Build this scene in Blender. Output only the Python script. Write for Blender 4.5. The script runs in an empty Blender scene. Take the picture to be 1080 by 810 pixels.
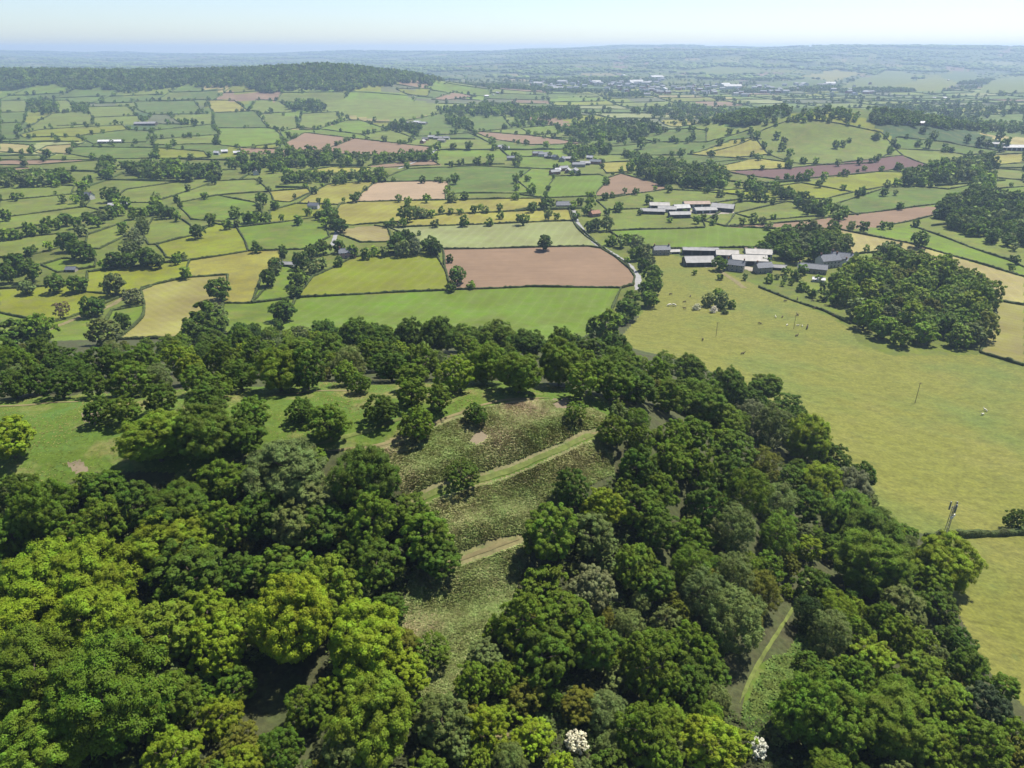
import bpy, bmesh, math, random
import numpy as np
from mathutils import Vector, Matrix

random.seed(7)
RNG = np.random.default_rng(11)
S = bpy.context.scene
COL = S.collection

# ------------------------------------------------------------------ camera
ZC = 150.0
FPX = 748.7                      # focal length in pixels of the 1080 wide photograph
PITCH = math.radians(25.24)
cp, sp = math.cos(PITCH), math.sin(PITCH)


def ray(px, py):
    px = np.asarray(px, float); py = np.asarray(py, float)
    a = (px - 540.0) / FPX
    b = (405.0 - py) / FPX
    d = np.stack([a, cp + b * sp, -sp + b * cp], -1)
    return d


# ------------------------------------------------------------------ terrain
def sstep(a, b, x):
    t = np.clip((x - a) / (b - a), 0, 1)
    return t * t * (3 - 2 * t)


def seg_profile(x, y, pts, width_f, width_b):
    """height of a ridge along a crest polyline of (x, y, h)"""
    best = np.zeros_like(x)
    for (x0, y0, h0), (x1, y1, h1) in zip(pts[:-1], pts[1:]):
        dx, dy = x1 - x0, y1 - y0
        t = np.clip(((x - x0) * dx + (y - y0) * dy) / (dx * dx + dy * dy), 0, 1)
        qx, qy = x0 + t * dx, y0 + t * dy
        d = np.hypot(x - qx, y - qy)
        w = np.where(y < qy, width_f, width_b)
        best = np.maximum(best, (h0 + t * (h1 - h0)) * np.exp(-(d / w) ** 2))
    return best


RIDGE = [(-5200, 3300, 80), (-3200, 3050, 76), (-2090, 2900, 72), (-1400, 2860, 74), (-930, 2820, 80), (-690, 2760, 88), (-560, 2720, 74), (-470, 2660, 36), (-380, 2600, 0)]


def far_h(x, y):
    r = np.hypot(x, y)
    und = 3.0 * np.sin(x / 210 + 1.3) * np.sin(y / 260 + .4) + 3.5 * np.sin(x / 430 - y / 510 + 2) + 2.0 * np.sin(y / 140 + x / 300)
    h = und * sstep(520, 1100, r)
    h = h + seg_profile(x, y, RIDGE, 330, 430)
    k = ((x - 565) / 245) ** 2 + ((y - 1380) / 175) ** 2
    h = h + 52 * np.exp(-k ** 1.25)
    # broad hills beyond the town, rising to the right
    crest = np.clip(62 + (x - 500) * 0.025, 34, 160) + 9 * np.sin(x / 700 + .6) + 5 * np.sin(x / 260)
    up = sstep(4700, 7600, y + 280 * np.sin(x / 900)) * (1 - 0.5 * sstep(8200, 11500, y))
    h = h + crest * up * sstep(-2400, 700, x) + sstep(4600, 7500, y) * 10 * np.sin(x / 520 + y / 700)
    # hills on the horizon
    far = 104 + 16 * np.sin(x / 1900 + 1) + 10 * np.sin(x / 800 + y / 2500) + 8 * np.sin(x / 1100 - y / 900) + 14 * sstep(0, 6000, x)
    h = h + far * (.62 * sstep(7000, 9800, y + 700 * np.sin(x / 1300)) + .62 * sstep(10200, 12300, y + 900 * np.sin(x / 2100 + 1))) * (0.92 - .35 * sstep(2500, 6000, x))
    h = h + 22 * np.exp(-((x + 2600) / 1300) ** 2 - ((y - 6800) / 900) ** 2)
    # the curve of the earth
    h = h - (x * x + y * y) / 1.2742e7
    return h


BANKS = []          # earthwork banks on the hillside
CTRL = [(20,440,70),(120,430,70),(60,500,69),(200,490,70),(300,470,70),(330,420,71),(430,420,71),(400,460,69),(480,450,69),(560,415,70),(520,470,67),(600,440,68),(450,520,64),(540,500,64),(620,470,66),(640,440,67),
 (480,570,61),(560,560,60),(600,520,63),(470,640,57),(460,720,55),(540,700,54),(520,800,53),(350,760,54),(350,650,56),(330,560,61),(200,560,63),(60,560,64),(60,680,58),(60,800,56),(200,700,57),(200,800,55),
 (640,600,54),(700,540,54),(700,460,60),(690,420,58),(760,480,47),(780,560,45),(720,650,48),(700,760,46),(840,620,36),(800,720,40),(860,790,40),(820,520,33),(760,430,36),(700,395,34),(900,600,31),(960,620,30),(960,700,36),(960,790,38),
 (1040,790,38),(1060,740,34),(1030,640,28),(1000,570,24),(930,520,21),(880,470,19),(820,430,18),(760,395,18),(700,370,14),(660,350,7),
 (1060,560,20),(1060,650,27),(1000,480,13),(1060,440,8),(900,420,10),(960,400,5),(800,370,8),(860,350,4),(1060,390,3),(720,320,2),(800,320,1),(700,290,0),
 (0,415,66),(100,410,64),(200,405,65),(300,400,64),(400,400,64),(500,398,64),(600,400,62),(0,385,45),(100,385,45),(200,383,43),(300,378,42),(400,372,40),(500,370,38),(600,372,40),(650,380,42),
 (0,360,10),(200,358,10),(350,355,12),(450,352,12),(550,352,10),(620,355,10),(300,335,0),(500,330,0),(100,330,0),(0,335,0),
 (0,300,0),(300,300,0),(600,300,0),(900,300,0),(0,260,0),(300,260,0),(540,260,0),(800,260,0),(1080,260,0),(1080,320,1),
 (0,1000,58),(540,1000,52),(1080,1000,38),(-300,450,66),(-300,700,60),(-300,360,5),(1400,500,12),(1400,700,25),(1400,400,3),(-300,300,0),(1400,300,0)]
_c = np.array(CTRL, float)
_d = ray(_c[:, 0], _c[:, 1])
_t = (ZC - _c[:, 2]) / -_d[:, 2]
CX, CY = _d[:, 0] * _t, _d[:, 1] * _t
_res = _c[:, 2] - far_h(CX, CY)
_ring = [(760 * math.sin(a), 760 * math.cos(a)) for a in np.linspace(-1.7, 1.7, 22)]
CX = np.concatenate([CX, [p[0] for p in _ring]]); CY = np.concatenate([CY, [p[1] for p in _ring]])
_res = np.concatenate([_res, np.zeros(22)])
MQ = 18.0
_A = np.sqrt((CX[:, None] - CX) ** 2 + (CY[:, None] - CY) ** 2 + MQ * MQ)
_n = len(CX)
_M = np.zeros((_n + 1, _n + 1)); _M[:_n, :_n] = _A + np.eye(_n) * -1.5; _M[:_n, _n] = 1; _M[_n, :_n] = 1
_w = np.linalg.solve(_M, np.concatenate([_res, [0]]))


def H(x, y):
    x = np.asarray(x, float); y = np.asarray(y, float)
    shp = x.shape
    x = x.ravel(); y = y.ravel()
    h = far_h(x, y)
    r = np.hypot(x, y)
    m = r < 880
    if m.any():
        xm, ym = x[m], y[m]
        acc = np.full(xm.shape, _w[_n])
        if len(xm) < 3000:
            acc += np.sqrt((xm[:, None] - CX) ** 2 + (ym[:, None] - CY) ** 2 + MQ * MQ) @ _w[:_n]
        else:
          for i in range(_n):
            acc += _w[i] * np.sqrt((xm - CX[i]) ** 2 + (ym - CY[i]) ** 2 + MQ * MQ)
        acc *= 1 - sstep(650, 870, r[m])
        bump = 0.35 * np.sin(xm / 3.1 + 1.7 * np.sin(ym / 6.3)) * np.sin(ym / 2.7 + xm / 9) + 0.5 * np.sin(xm / 8.5 + ym / 13) * np.sin(ym / 9.7 - xm / 17)
        h[m] += acc + 0.6 * bump * (1 - sstep(330, 480, r[m]))
    for ax, ay, bx, by in BANKS:
        L = math.hypot(bx - ax, by - ay); tx, ty = (bx - ax) / L, (by - ay) / L
        t = (x - ax) * tx + (y - ay) * ty; sd = -(x - ax) * ty + (y - ay) * tx
        near_ = (t > -6) & (t < L + 6) & (np.abs(sd) < 22)
        if near_.any():
            m_ = sstep(-5, 4, t[near_]) * (1 - sstep(L - 4, L + 5, t[near_])); q = sd[near_]
            h[near_] += m_ * (.95 * np.exp(-((q - 6.5) / 4.2) ** 2) - .45 * np.exp(-((q - .2) / 2.6) ** 2) - .6 * np.exp(-((q + 8) / 4.5) ** 2))
    return h.reshape(shp)


def at(px, py, up=0.0):
    """the point of the ground (raised by up) seen at a photograph pixel"""
    px = np.atleast_1d(np.asarray(px, float)); py = np.atleast_1d(np.asarray(py, float))
    up = np.broadcast_to(np.asarray(up, float), px.shape)
    d = ray(px, py)
    t0 = np.clip((ZC - 100 - up) / np.maximum(-d[:, 2], 1e-4), 40, 2300)
    rat = (30000 / t0) ** (1 / 150)
    lo = t0.copy(); hi = np.full(px.shape, np.nan); act = np.arange(len(px)); t = t0.copy()
    for _ in range(152):
        ta = t[act]; da = d[act]
        g = ZC + da[:, 2] * ta - H(da[:, 0] * ta, da[:, 1] * ta) - up[act]
        hit = g < 0
        hi[act[hit]] = ta[hit]; lo[act[~hit]] = ta[~hit]; act = act[~hit]
        if not len(act): break
        t[act] *= rat[act]
    hi = np.where(np.isnan(hi), 25000, hi)
    for _ in range(18):
        m = (lo + hi) / 2
        g = ZC + d[:, 2] * m - H(d[:, 0] * m, d[:, 1] * m) - up
        hi = np.where(g < 0, m, hi); lo = np.where(g < 0, lo, m)
    x, y = d[:, 0] * hi, d[:, 1] * hi
    return np.stack([x, y, H(x, y)], -1)


def depth(p):
    """distance along the viewing axis"""
    p = np.asarray(p)
    return p[..., 1] * cp + (ZC - p[..., 2]) * sp


def project(x, y, z):
    zc = y * cp + (ZC - z) * sp
    yc = (z - ZC) * cp + y * sp
    return 540 + FPX * x / zc, 405 - FPX * yc / zc


_bk = [at([a, c], [b, d]) for a, b, c, d in ((432, 534, 640, 456), (452, 609, 552, 568))]
BANKS += [(p[0, 0], p[0, 1], p[1, 0], p[1, 1]) for p in _bk]


# ------------------------------------------------------------------ helpers
def tag(o, label=None, cat=None, group=None, kind=None):
    if label: o['label'] = label
    if cat: o['category'] = cat
    if group: o['group'] = group
    if kind: o['kind'] = kind
    return o


def link(o, parent=None):
    COL.objects.link(o)
    if parent is not None: o.parent = parent
    return o


def mesh_np(name, V, F, mat=None, smooth=False, col=None, fcol=None):
    V = np.ascontiguousarray(V, np.float32); F = np.ascontiguousarray(F, np.int32)
    k = F.shape[1]
    me = bpy.data.meshes.new(name)
    me.vertices.add(len(V)); me.vertices.foreach_set('co', V.ravel())
    me.loops.add(F.size); me.loops.foreach_set('vertex_index', F.ravel())
    me.polygons.add(len(F))
    me.polygons.foreach_set('loop_start', np.arange(0, F.size, k, dtype=np.int32))
    me.polygons.foreach_set('loop_total', np.full(len(F), k, np.int32))
    if smooth: me.polygons.foreach_set('use_smooth', np.ones(len(F), bool))
    me.update(calc_edges=True)
    if col is not None:
        a = me.attributes.new('fcol', 'FLOAT_COLOR', 'POINT')
        c = np.ones((len(V), 4), np.float32); c[:, :3] = col
        a.data.foreach_set('color', c.ravel())
    if fcol is not None:
        a = me.attributes.new('fcol', 'FLOAT_COLOR', 'FACE')
        c = np.ones((len(F), 4), np.float32); c[:, :3] = fcol
        a.data.foreach_set('color', c.ravel())
    if mat: me.materials.append(mat)
    return me


def obj(name, me, parent=None):
    return link(bpy.data.objects.new(name, me), parent)


def empty(name, loc, rz=0.0):
    o = bpy.data.objects.new(name, None)
    o.location = loc; o.rotation_euler = (0, 0, rz); o.empty_display_size = 1
    return link(o)


class MB:
    """collects boxes, prisms and tubes, then links them as one mesh object"""
    def __init__(s): s.v = []; s.f = []

    def add(s, vs, fs):
        n = len(s.v); s.v += [tuple(v) for v in vs]; s.f += [tuple(i + n for i in f) for f in fs]

    def box(s, x0, x1, y0, y1, z0, z1):
        s.add([(x0,y0,z0),(x1,y0,z0),(x1,y1,z0),(x0,y1,z0),(x0,y0,z1),(x1,y0,z1),(x1,y1,z1),(x0,y1,z1)],
              [(3,2,1,0),(4,5,6,7),(0,1,5,4),(1,2,6,5),(2,3,7,6),(3,0,4,7)])

    def prism(s, poly, x0, x1):
        """profile of (y, z) extruded along x"""
        n = len(poly)
        s.add([(x0, a, b) for a, b in poly] + [(x1, a, b) for a, b in poly],
              [tuple(range(n))[::-1], tuple(range(n, 2 * n))] + [(i, (i + 1) % n, n + (i + 1) % n, n + i) for i in range(n)])

    def tube(s, p0, p1, r0, r1, n=7, cap=True):
        p0, p1 = Vector(p0), Vector(p1); a = (p1 - p0).normalized()
        u = a.orthogonal().normalized(); w = a.cross(u)
        vs = [p0 + (u * math.cos(t) + w * math.sin(t)) * r0 for t in [2 * math.pi * i / n for i in range(n)]]
        vs += [p1 + (u * math.cos(t) + w * math.sin(t)) * r1 for t in [2 * math.pi * i / n for i in range(n)]]
        fs = [(i, (i + 1) % n, n + (i + 1) % n, n + i) for i in range(n)]
        if cap: fs += [tuple(range(n))[::-1], tuple(range(n, 2 * n))]
        s.add(vs, fs)

    def mesh(s, name, mat):
        me = bpy.data.meshes.new(name); me.from_pydata(s.v, [], s.f); me.update()
        me.materials.append(mat); return me

    def build(s, name, mat, parent=None):
        return obj(name, s.mesh(name, mat), parent)


# ------------------------------------------------------------------ materials
def nmat(name, rough=0.9):
    m = bpy.data.materials.new(name); m.use_nodes = True
    nt = m.node_tree; b = nt.nodes['Principled BSDF']
    b.inputs['Roughness'].default_value = rough
    b.inputs['Specular IOR Level'].default_value = 0.25
    return m, nt, b


def N(nt, kind, **kw):
    n = nt.nodes.new(kind)
    for k, v in kw.items():
        if k.startswith('i_'): n.inputs[k[2:].replace('_', ' ')].default_value = v
        else: setattr(n, k, v)
    return n


def noise(nt, vec, scale, detail=3, rough=.55):
    n = N(nt, 'ShaderNodeTexNoise'); n.inputs['Scale'].default_value = scale
    n.inputs['Detail'].default_value = detail; n.inputs['Roughness'].default_value = rough
    nt.links.new(vec, n.inputs['Vector']); return n.outputs['Fac']


def mrange(nt, v, a, b, c, d):
    n = N(nt, 'ShaderNodeMapRange'); n.inputs[1].default_value = a; n.inputs[2].default_value = b
    n.inputs[3].default_value = c; n.inputs[4].default_value = d
    nt.links.new(v, n.inputs[0]); return n.outputs[0]


def mix(nt, fac, a, b, mode='MIX'):
    n = N(nt, 'ShaderNodeMix', data_type='RGBA', blend_type=mode)
    for s_, v in ((0, fac), (6, a), (7, b)):
        if isinstance(v, (int, float)): n.inputs[s_].default_value = v
        elif isinstance(v, tuple): n.inputs[s_].default_value = (*v, 1)
        else: nt.links.new(v, n.inputs[s_])
    return n.outputs[2]


def hsv(nt, colr, h=None, s=None, v=None):
    n = N(nt, 'ShaderNodeHueSaturation'); nt.links.new(colr, n.inputs['Color'])
    for k, q in (('Hue', h), ('Saturation', s), ('Value', v)):
        if q is None: continue
        if isinstance(q, (int, float)): n.inputs[k].default_value = q
        else: nt.links.new(q, n.inputs[k])
    return n.outputs[0]


def field_material(name, kind):
    m, nt, b = nmat(name, 0.95)
    geo = N(nt, 'ShaderNodeNewGeometry'); P = geo.outputs['Position']
    at_ = N(nt, 'ShaderNodeAttribute', attribute_name='fcol'); c = at_.outputs['Color']
    big = noise(nt, P, 0.022, 4, .6); mid = noise(nt, P, 0.13, 4, .6); fine = noise(nt, P, 0.9, 3, .6)
    if kind == 'grass':
        c = hsv(nt, c, mrange(nt, big, .3, .7, .488, .512), mrange(nt, mid, .3, .7, .9, 1.1), mrange(nt, big, .3, .7, .72, 1.24))
        c = hsv(nt, c, None, None, mrange(nt, mid, .25, .75, .80, 1.18))
        yl = mrange(nt, noise(nt, P, .05, 5, .65), .5, .72, 0, .5)
        c = mix(nt, yl, c, (.15, .13, .04))
        c = hsv(nt, c, None, None, mrange(nt, fine, .25, .75, .82, 1.16))
    elif kind == 'meadow':
        dry = mrange(nt, noise(nt, P, 0.03, 5, .62), .48, .76, 0, .38)
        c = mix(nt, dry, c, (.150, .138, .040))
        green = mrange(nt, noise(nt, P, 0.017, 4, .6), .5, .68, 0, .85)
        c = mix(nt, green, c, (.085, .115, .022))
        # tussocks lie across the slope as small streaks
        mp = N(nt, 'ShaderNodeMapping'); mp.inputs['Scale'].default_value = (.24, .42, .3); mp.inputs['Rotation'].default_value = (0, 0, .35)
        nt.links.new(P, mp.inputs['Vector'])
        tus = noise(nt, mp.outputs[0], 1.0, 4, .65)
        c = hsv(nt, c, None, None, mrange(nt, tus, .36, .62, .78, 1.10))
        c = hsv(nt, c, None, None, mrange(nt, fine, .3, .7, .74, 1.22))
        sc = mrange(nt, noise(nt, P, 0.25, 2, .5), .68, .74, 0, .55)
        c = mix(nt, sc, c, (.07, .09, .022))
    elif kind in ('crop', 'hay'):
        at2 = N(nt, 'ShaderNodeAttribute', attribute_name='fdir')
        w = N(nt, 'ShaderNodeTexWave', wave_type='BANDS', bands_direction='X'); w.inputs['Scale'].default_value = .035 if kind == 'crop' else .06
        w.inputs['Distortion'].default_value = 1.2; w.inputs['Detail'].default_value = 1
        mp = N(nt, 'ShaderNodeMapping'); mp.vector_type = 'POINT'; mp.inputs['Rotation'].default_value = (0, 0, .25 if kind == 'crop' else -.8)
        nt.links.new(P, mp.inputs['Vector']); nt.links.new(mp.outputs[0], w.inputs['Vector'])
        st = w.outputs['Fac']
        c = hsv(nt, c, None, None, mrange(nt, st, 0, 1, .97, 1.03) if kind == 'crop' else mrange(nt, st, 0, 1, .95, 1.04))
        if kind == 'crop':
            c = hsv(nt, c, None, None, mrange(nt, st, .97, .99, 1.0, 1.1))
        c = hsv(nt, c, mrange(nt, big, .3, .7, .486, .514), mrange(nt, mid, .3, .7, .88, 1.1), mrange(nt, big, .3, .7, .76, 1.18))
        c = hsv(nt, c, mrange(nt, mid, .3, .7, .492, .508), None, mrange(nt, fine, .25, .75, .88, 1.1))
    elif kind == 'soil':
        c = hsv(nt, c, None, None, mrange(nt, big, .3, .7, .9, 1.1))
        c = hsv(nt, c, None, None, mrange(nt, mid, .3, .7, .94, 1.06))
        mp = N(nt, 'ShaderNodeMapping'); mp.inputs['Scale'].default_value = (.02, .5, .1); mp.inputs['Rotation'].default_value = (0, 0, .1)
        nt.links.new(P, mp.inputs['Vector'])
        c = hsv(nt, c, None, None, mrange(nt, noise(nt, mp.outputs[0], 1.0, 3, .6), .3, .7, .88, 1.1))
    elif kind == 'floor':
        greener = mrange(nt, mid, .35, .65, 0, 1)
        c = mix(nt, greener, c, (.045, .058, .018))  # random greener patches over the earth
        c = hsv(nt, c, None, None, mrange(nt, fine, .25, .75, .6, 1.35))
    elif kind == 'clearing':
        dry = mrange(nt, noise(nt, P, 0.09, 5, .62), .52, .7, 0, .85)
        c = mix(nt, dry, c, (.17, .145, .06))
        dk = mrange(nt, noise(nt, P, 0.16, 4, .6), .53, .66, 0, .7)
        c = mix(nt, dk, c, (.06, .115, .02))
        c = hsv(nt, c, mrange(nt, mid, .3, .7, .485, .51), None, mrange(nt, fine, .25, .75, .72, 1.22))
    nt.links.new(c, b.inputs['Base Color'])
    bp = N(nt, 'ShaderNodeBump'); bp.inputs['Strength'].default_value = .5 if kind != 'soil' else .35; bp.inputs['Distance'].default_value = .35
    nt.links.new(fine, bp.inputs['Height']); nt.links.new(bp.outputs[0], b.inputs['Normal'])
    return m


def leaf_material(name, source, transl=.32, var=.3, bumpy=False):
    """foliage: reflecting and translucent leaves; colour from the object or from the mesh"""
    m = bpy.data.materials.new(name); m.use_nodes = True; nt = m.node_tree
    nt.nodes.clear()
    out = N(nt, 'ShaderNodeOutputMaterial')
    b = N(nt, 'ShaderNodeBsdfPrincipled'); b.inputs['Roughness'].default_value = .6; b.inputs['Specular IOR Level'].default_value = .10
    oi = N(nt, 'ShaderNodeObjectInfo')
    geo = N(nt, 'ShaderNodeNewGeometry')
    if source == 'object': c = oi.outputs['Color']
    else:
        c = N(nt, 'ShaderNodeAttribute', attribute_name='fcol').outputs['Color']
    P = geo.outputs['Position']
    n1 = noise(nt, P, .35, 2, .5)
    c = hsv(nt, c, mrange(nt, n1, .3, .7, .485, .515), None, mrange(nt, n1, .3, .7, 1 - var, 1 + var))
    if source == 'object':
        tv = N(nt, 'ShaderNodeAttribute', attribute_name='tint')
        c = hsv(nt, c, mrange(nt, tv.outputs['Fac'], 0, 1, .488, .514), None, mrange(nt, tv.outputs['Fac'], 0, 1, .66, 1.4))
    if bumpy:
        n2 = noise(nt, P, .8, 3, .6)
        c = hsv(nt, c, None, None, mrange(nt, n2, .3, .7, .7, 1.3))
        bp = N(nt, 'ShaderNodeBump'); bp.inputs['Strength'].default_value = 1; bp.inputs['Distance'].default_value = 1.2
        nt.links.new(n2, bp.inputs['Height']); nt.links.new(bp.outputs[0], b.inputs['Normal'])
    nt.links.new(c, b.inputs['Base Color'])
    if transl > 0:
        t = N(nt, 'ShaderNodeBsdfTranslucent')
        tc = mix(nt, 1.0, c, (1.25, 1.25, .5), 'MULTIPLY')
        nt.links.new(tc, t.inputs['Color'])
        mx = N(nt, 'ShaderNodeMixShader'); mx.inputs[0].default_value = transl
        nt.links.new(b.outputs[0], mx.inputs[1]); nt.links.new(t.outputs[0], mx.inputs[2])
        nt.links.new(mx.outputs[0], out.inputs[0])
    else:
        nt.links.new(b.outputs[0], out.inputs[0])
    return m


def plain(name, rgb, rough=.8, var=.15, scale=1.5, metal=0.0):
    m, nt, b = nmat(name, rough)
    tc = N(nt, 'ShaderNodeTexCoord')
    n = noise(nt, tc.outputs['Object'], scale, 4, .6)
    rg = N(nt, 'ShaderNodeRGB'); rg.outputs[0].default_value = (*rgb, 1)
    c = hsv(nt, rg.outputs[0], None, None, mrange(nt, n, .3, .7, 1 - var, 1 + var))
    nt.links.new(c, b.inputs['Base Color']); b.inputs['Metallic'].default_value = metal
    return m


def sheet_metal(name, rgb, pitch=1.2):
    """corrugated roofing: ribs down the slope, weathered in patches"""
    m, nt, b = nmat(name, .6)
    tc = N(nt, 'ShaderNodeTexCoord')
    w = N(nt, 'ShaderNodeTexWave', wave_type='BANDS', bands_direction='X'); w.inputs['Scale'].default_value = pitch
    nt.links.new(tc.outputs['Object'], w.inputs['Vector'])
    n = noise(nt, tc.outputs['Object'], .25, 4, .65)
    rg = N(nt, 'ShaderNodeRGB'); rg.outputs[0].default_value = (*rgb, 1)
    c = hsv(nt, rg.outputs[0], None, None, mrange(nt, n, .3, .7, .72, 1.2))
    c = hsv(nt, c, None, None, mrange(nt, w.outputs['Fac'], 0, 1, .9, 1.06))
    nt.links.new(c, b.inputs['Base Color'])
    return m


FM = {k: field_material(n, k) for k, n in (('grass','pasture'),('meadow','rough meadow'),('crop','drilled crop'),('hay','mown hay'),('soil','ploughed soil'),('floor','woodland floor'),('clearing','hilltop turf'))}
LEAF = leaf_material('tree leaves', 'object', .22, .22)
LEAF_FAR = leaf_material('distant leaves', 'mesh', .2, .3)
CANOPY = leaf_material('distant canopy', 'mesh', .0, .3, True)
HEDGE = leaf_material('hedge leaves', 'object', 0, .35, True)
BARK = plain('bark', (.09, .075, .055), .95, .35, 3)
# ------------------------------------------------------------------ fields
C = dict(
    bg=(.11, .225, .028), g=(.095, .175, .035), lg=(.17, .235, .055), yg=(.215, .24, .032), y=(.31, .28, .05),
    t=(.37, .285, .10), h=(.30, .25, .075), p=(.28, .31, .12), b=(.30, .150, .092), be=(.40, .295, .19), v=(.155, .085, .075),
    m=(.215, .215, .040), dg=(.06, .115, .03), gg=(.13, .15, .075), cl=(.085, .165, .022), br=(.115, .115, .045), so=(.36, .22, .15))
C = {k: tuple(np.array(v) * (.62 if k != 'br' else .7)) for k, v in C.items()}
C = {k: tuple(np.array(v) * .9) for k, v in C.items()}
C['bg'] = (.082, .124, .010); C['m'] = (.114, .120, .020); C['g'] = (.060, .092, .012); C['lg'] = (.092, .118, .017); C['yg'] = (.114, .130, .008); C['y'] = (.160, .150, .026); C['h'] = (.150, .138, .038); C['t'] = (.185, .160, .060); C['b'] = (.152, .101, .064); C['br'] = (.15, .14, .065); C['so'] = (.150, .122, .080); C['cl'] = (.060, .100, .010)
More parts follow.
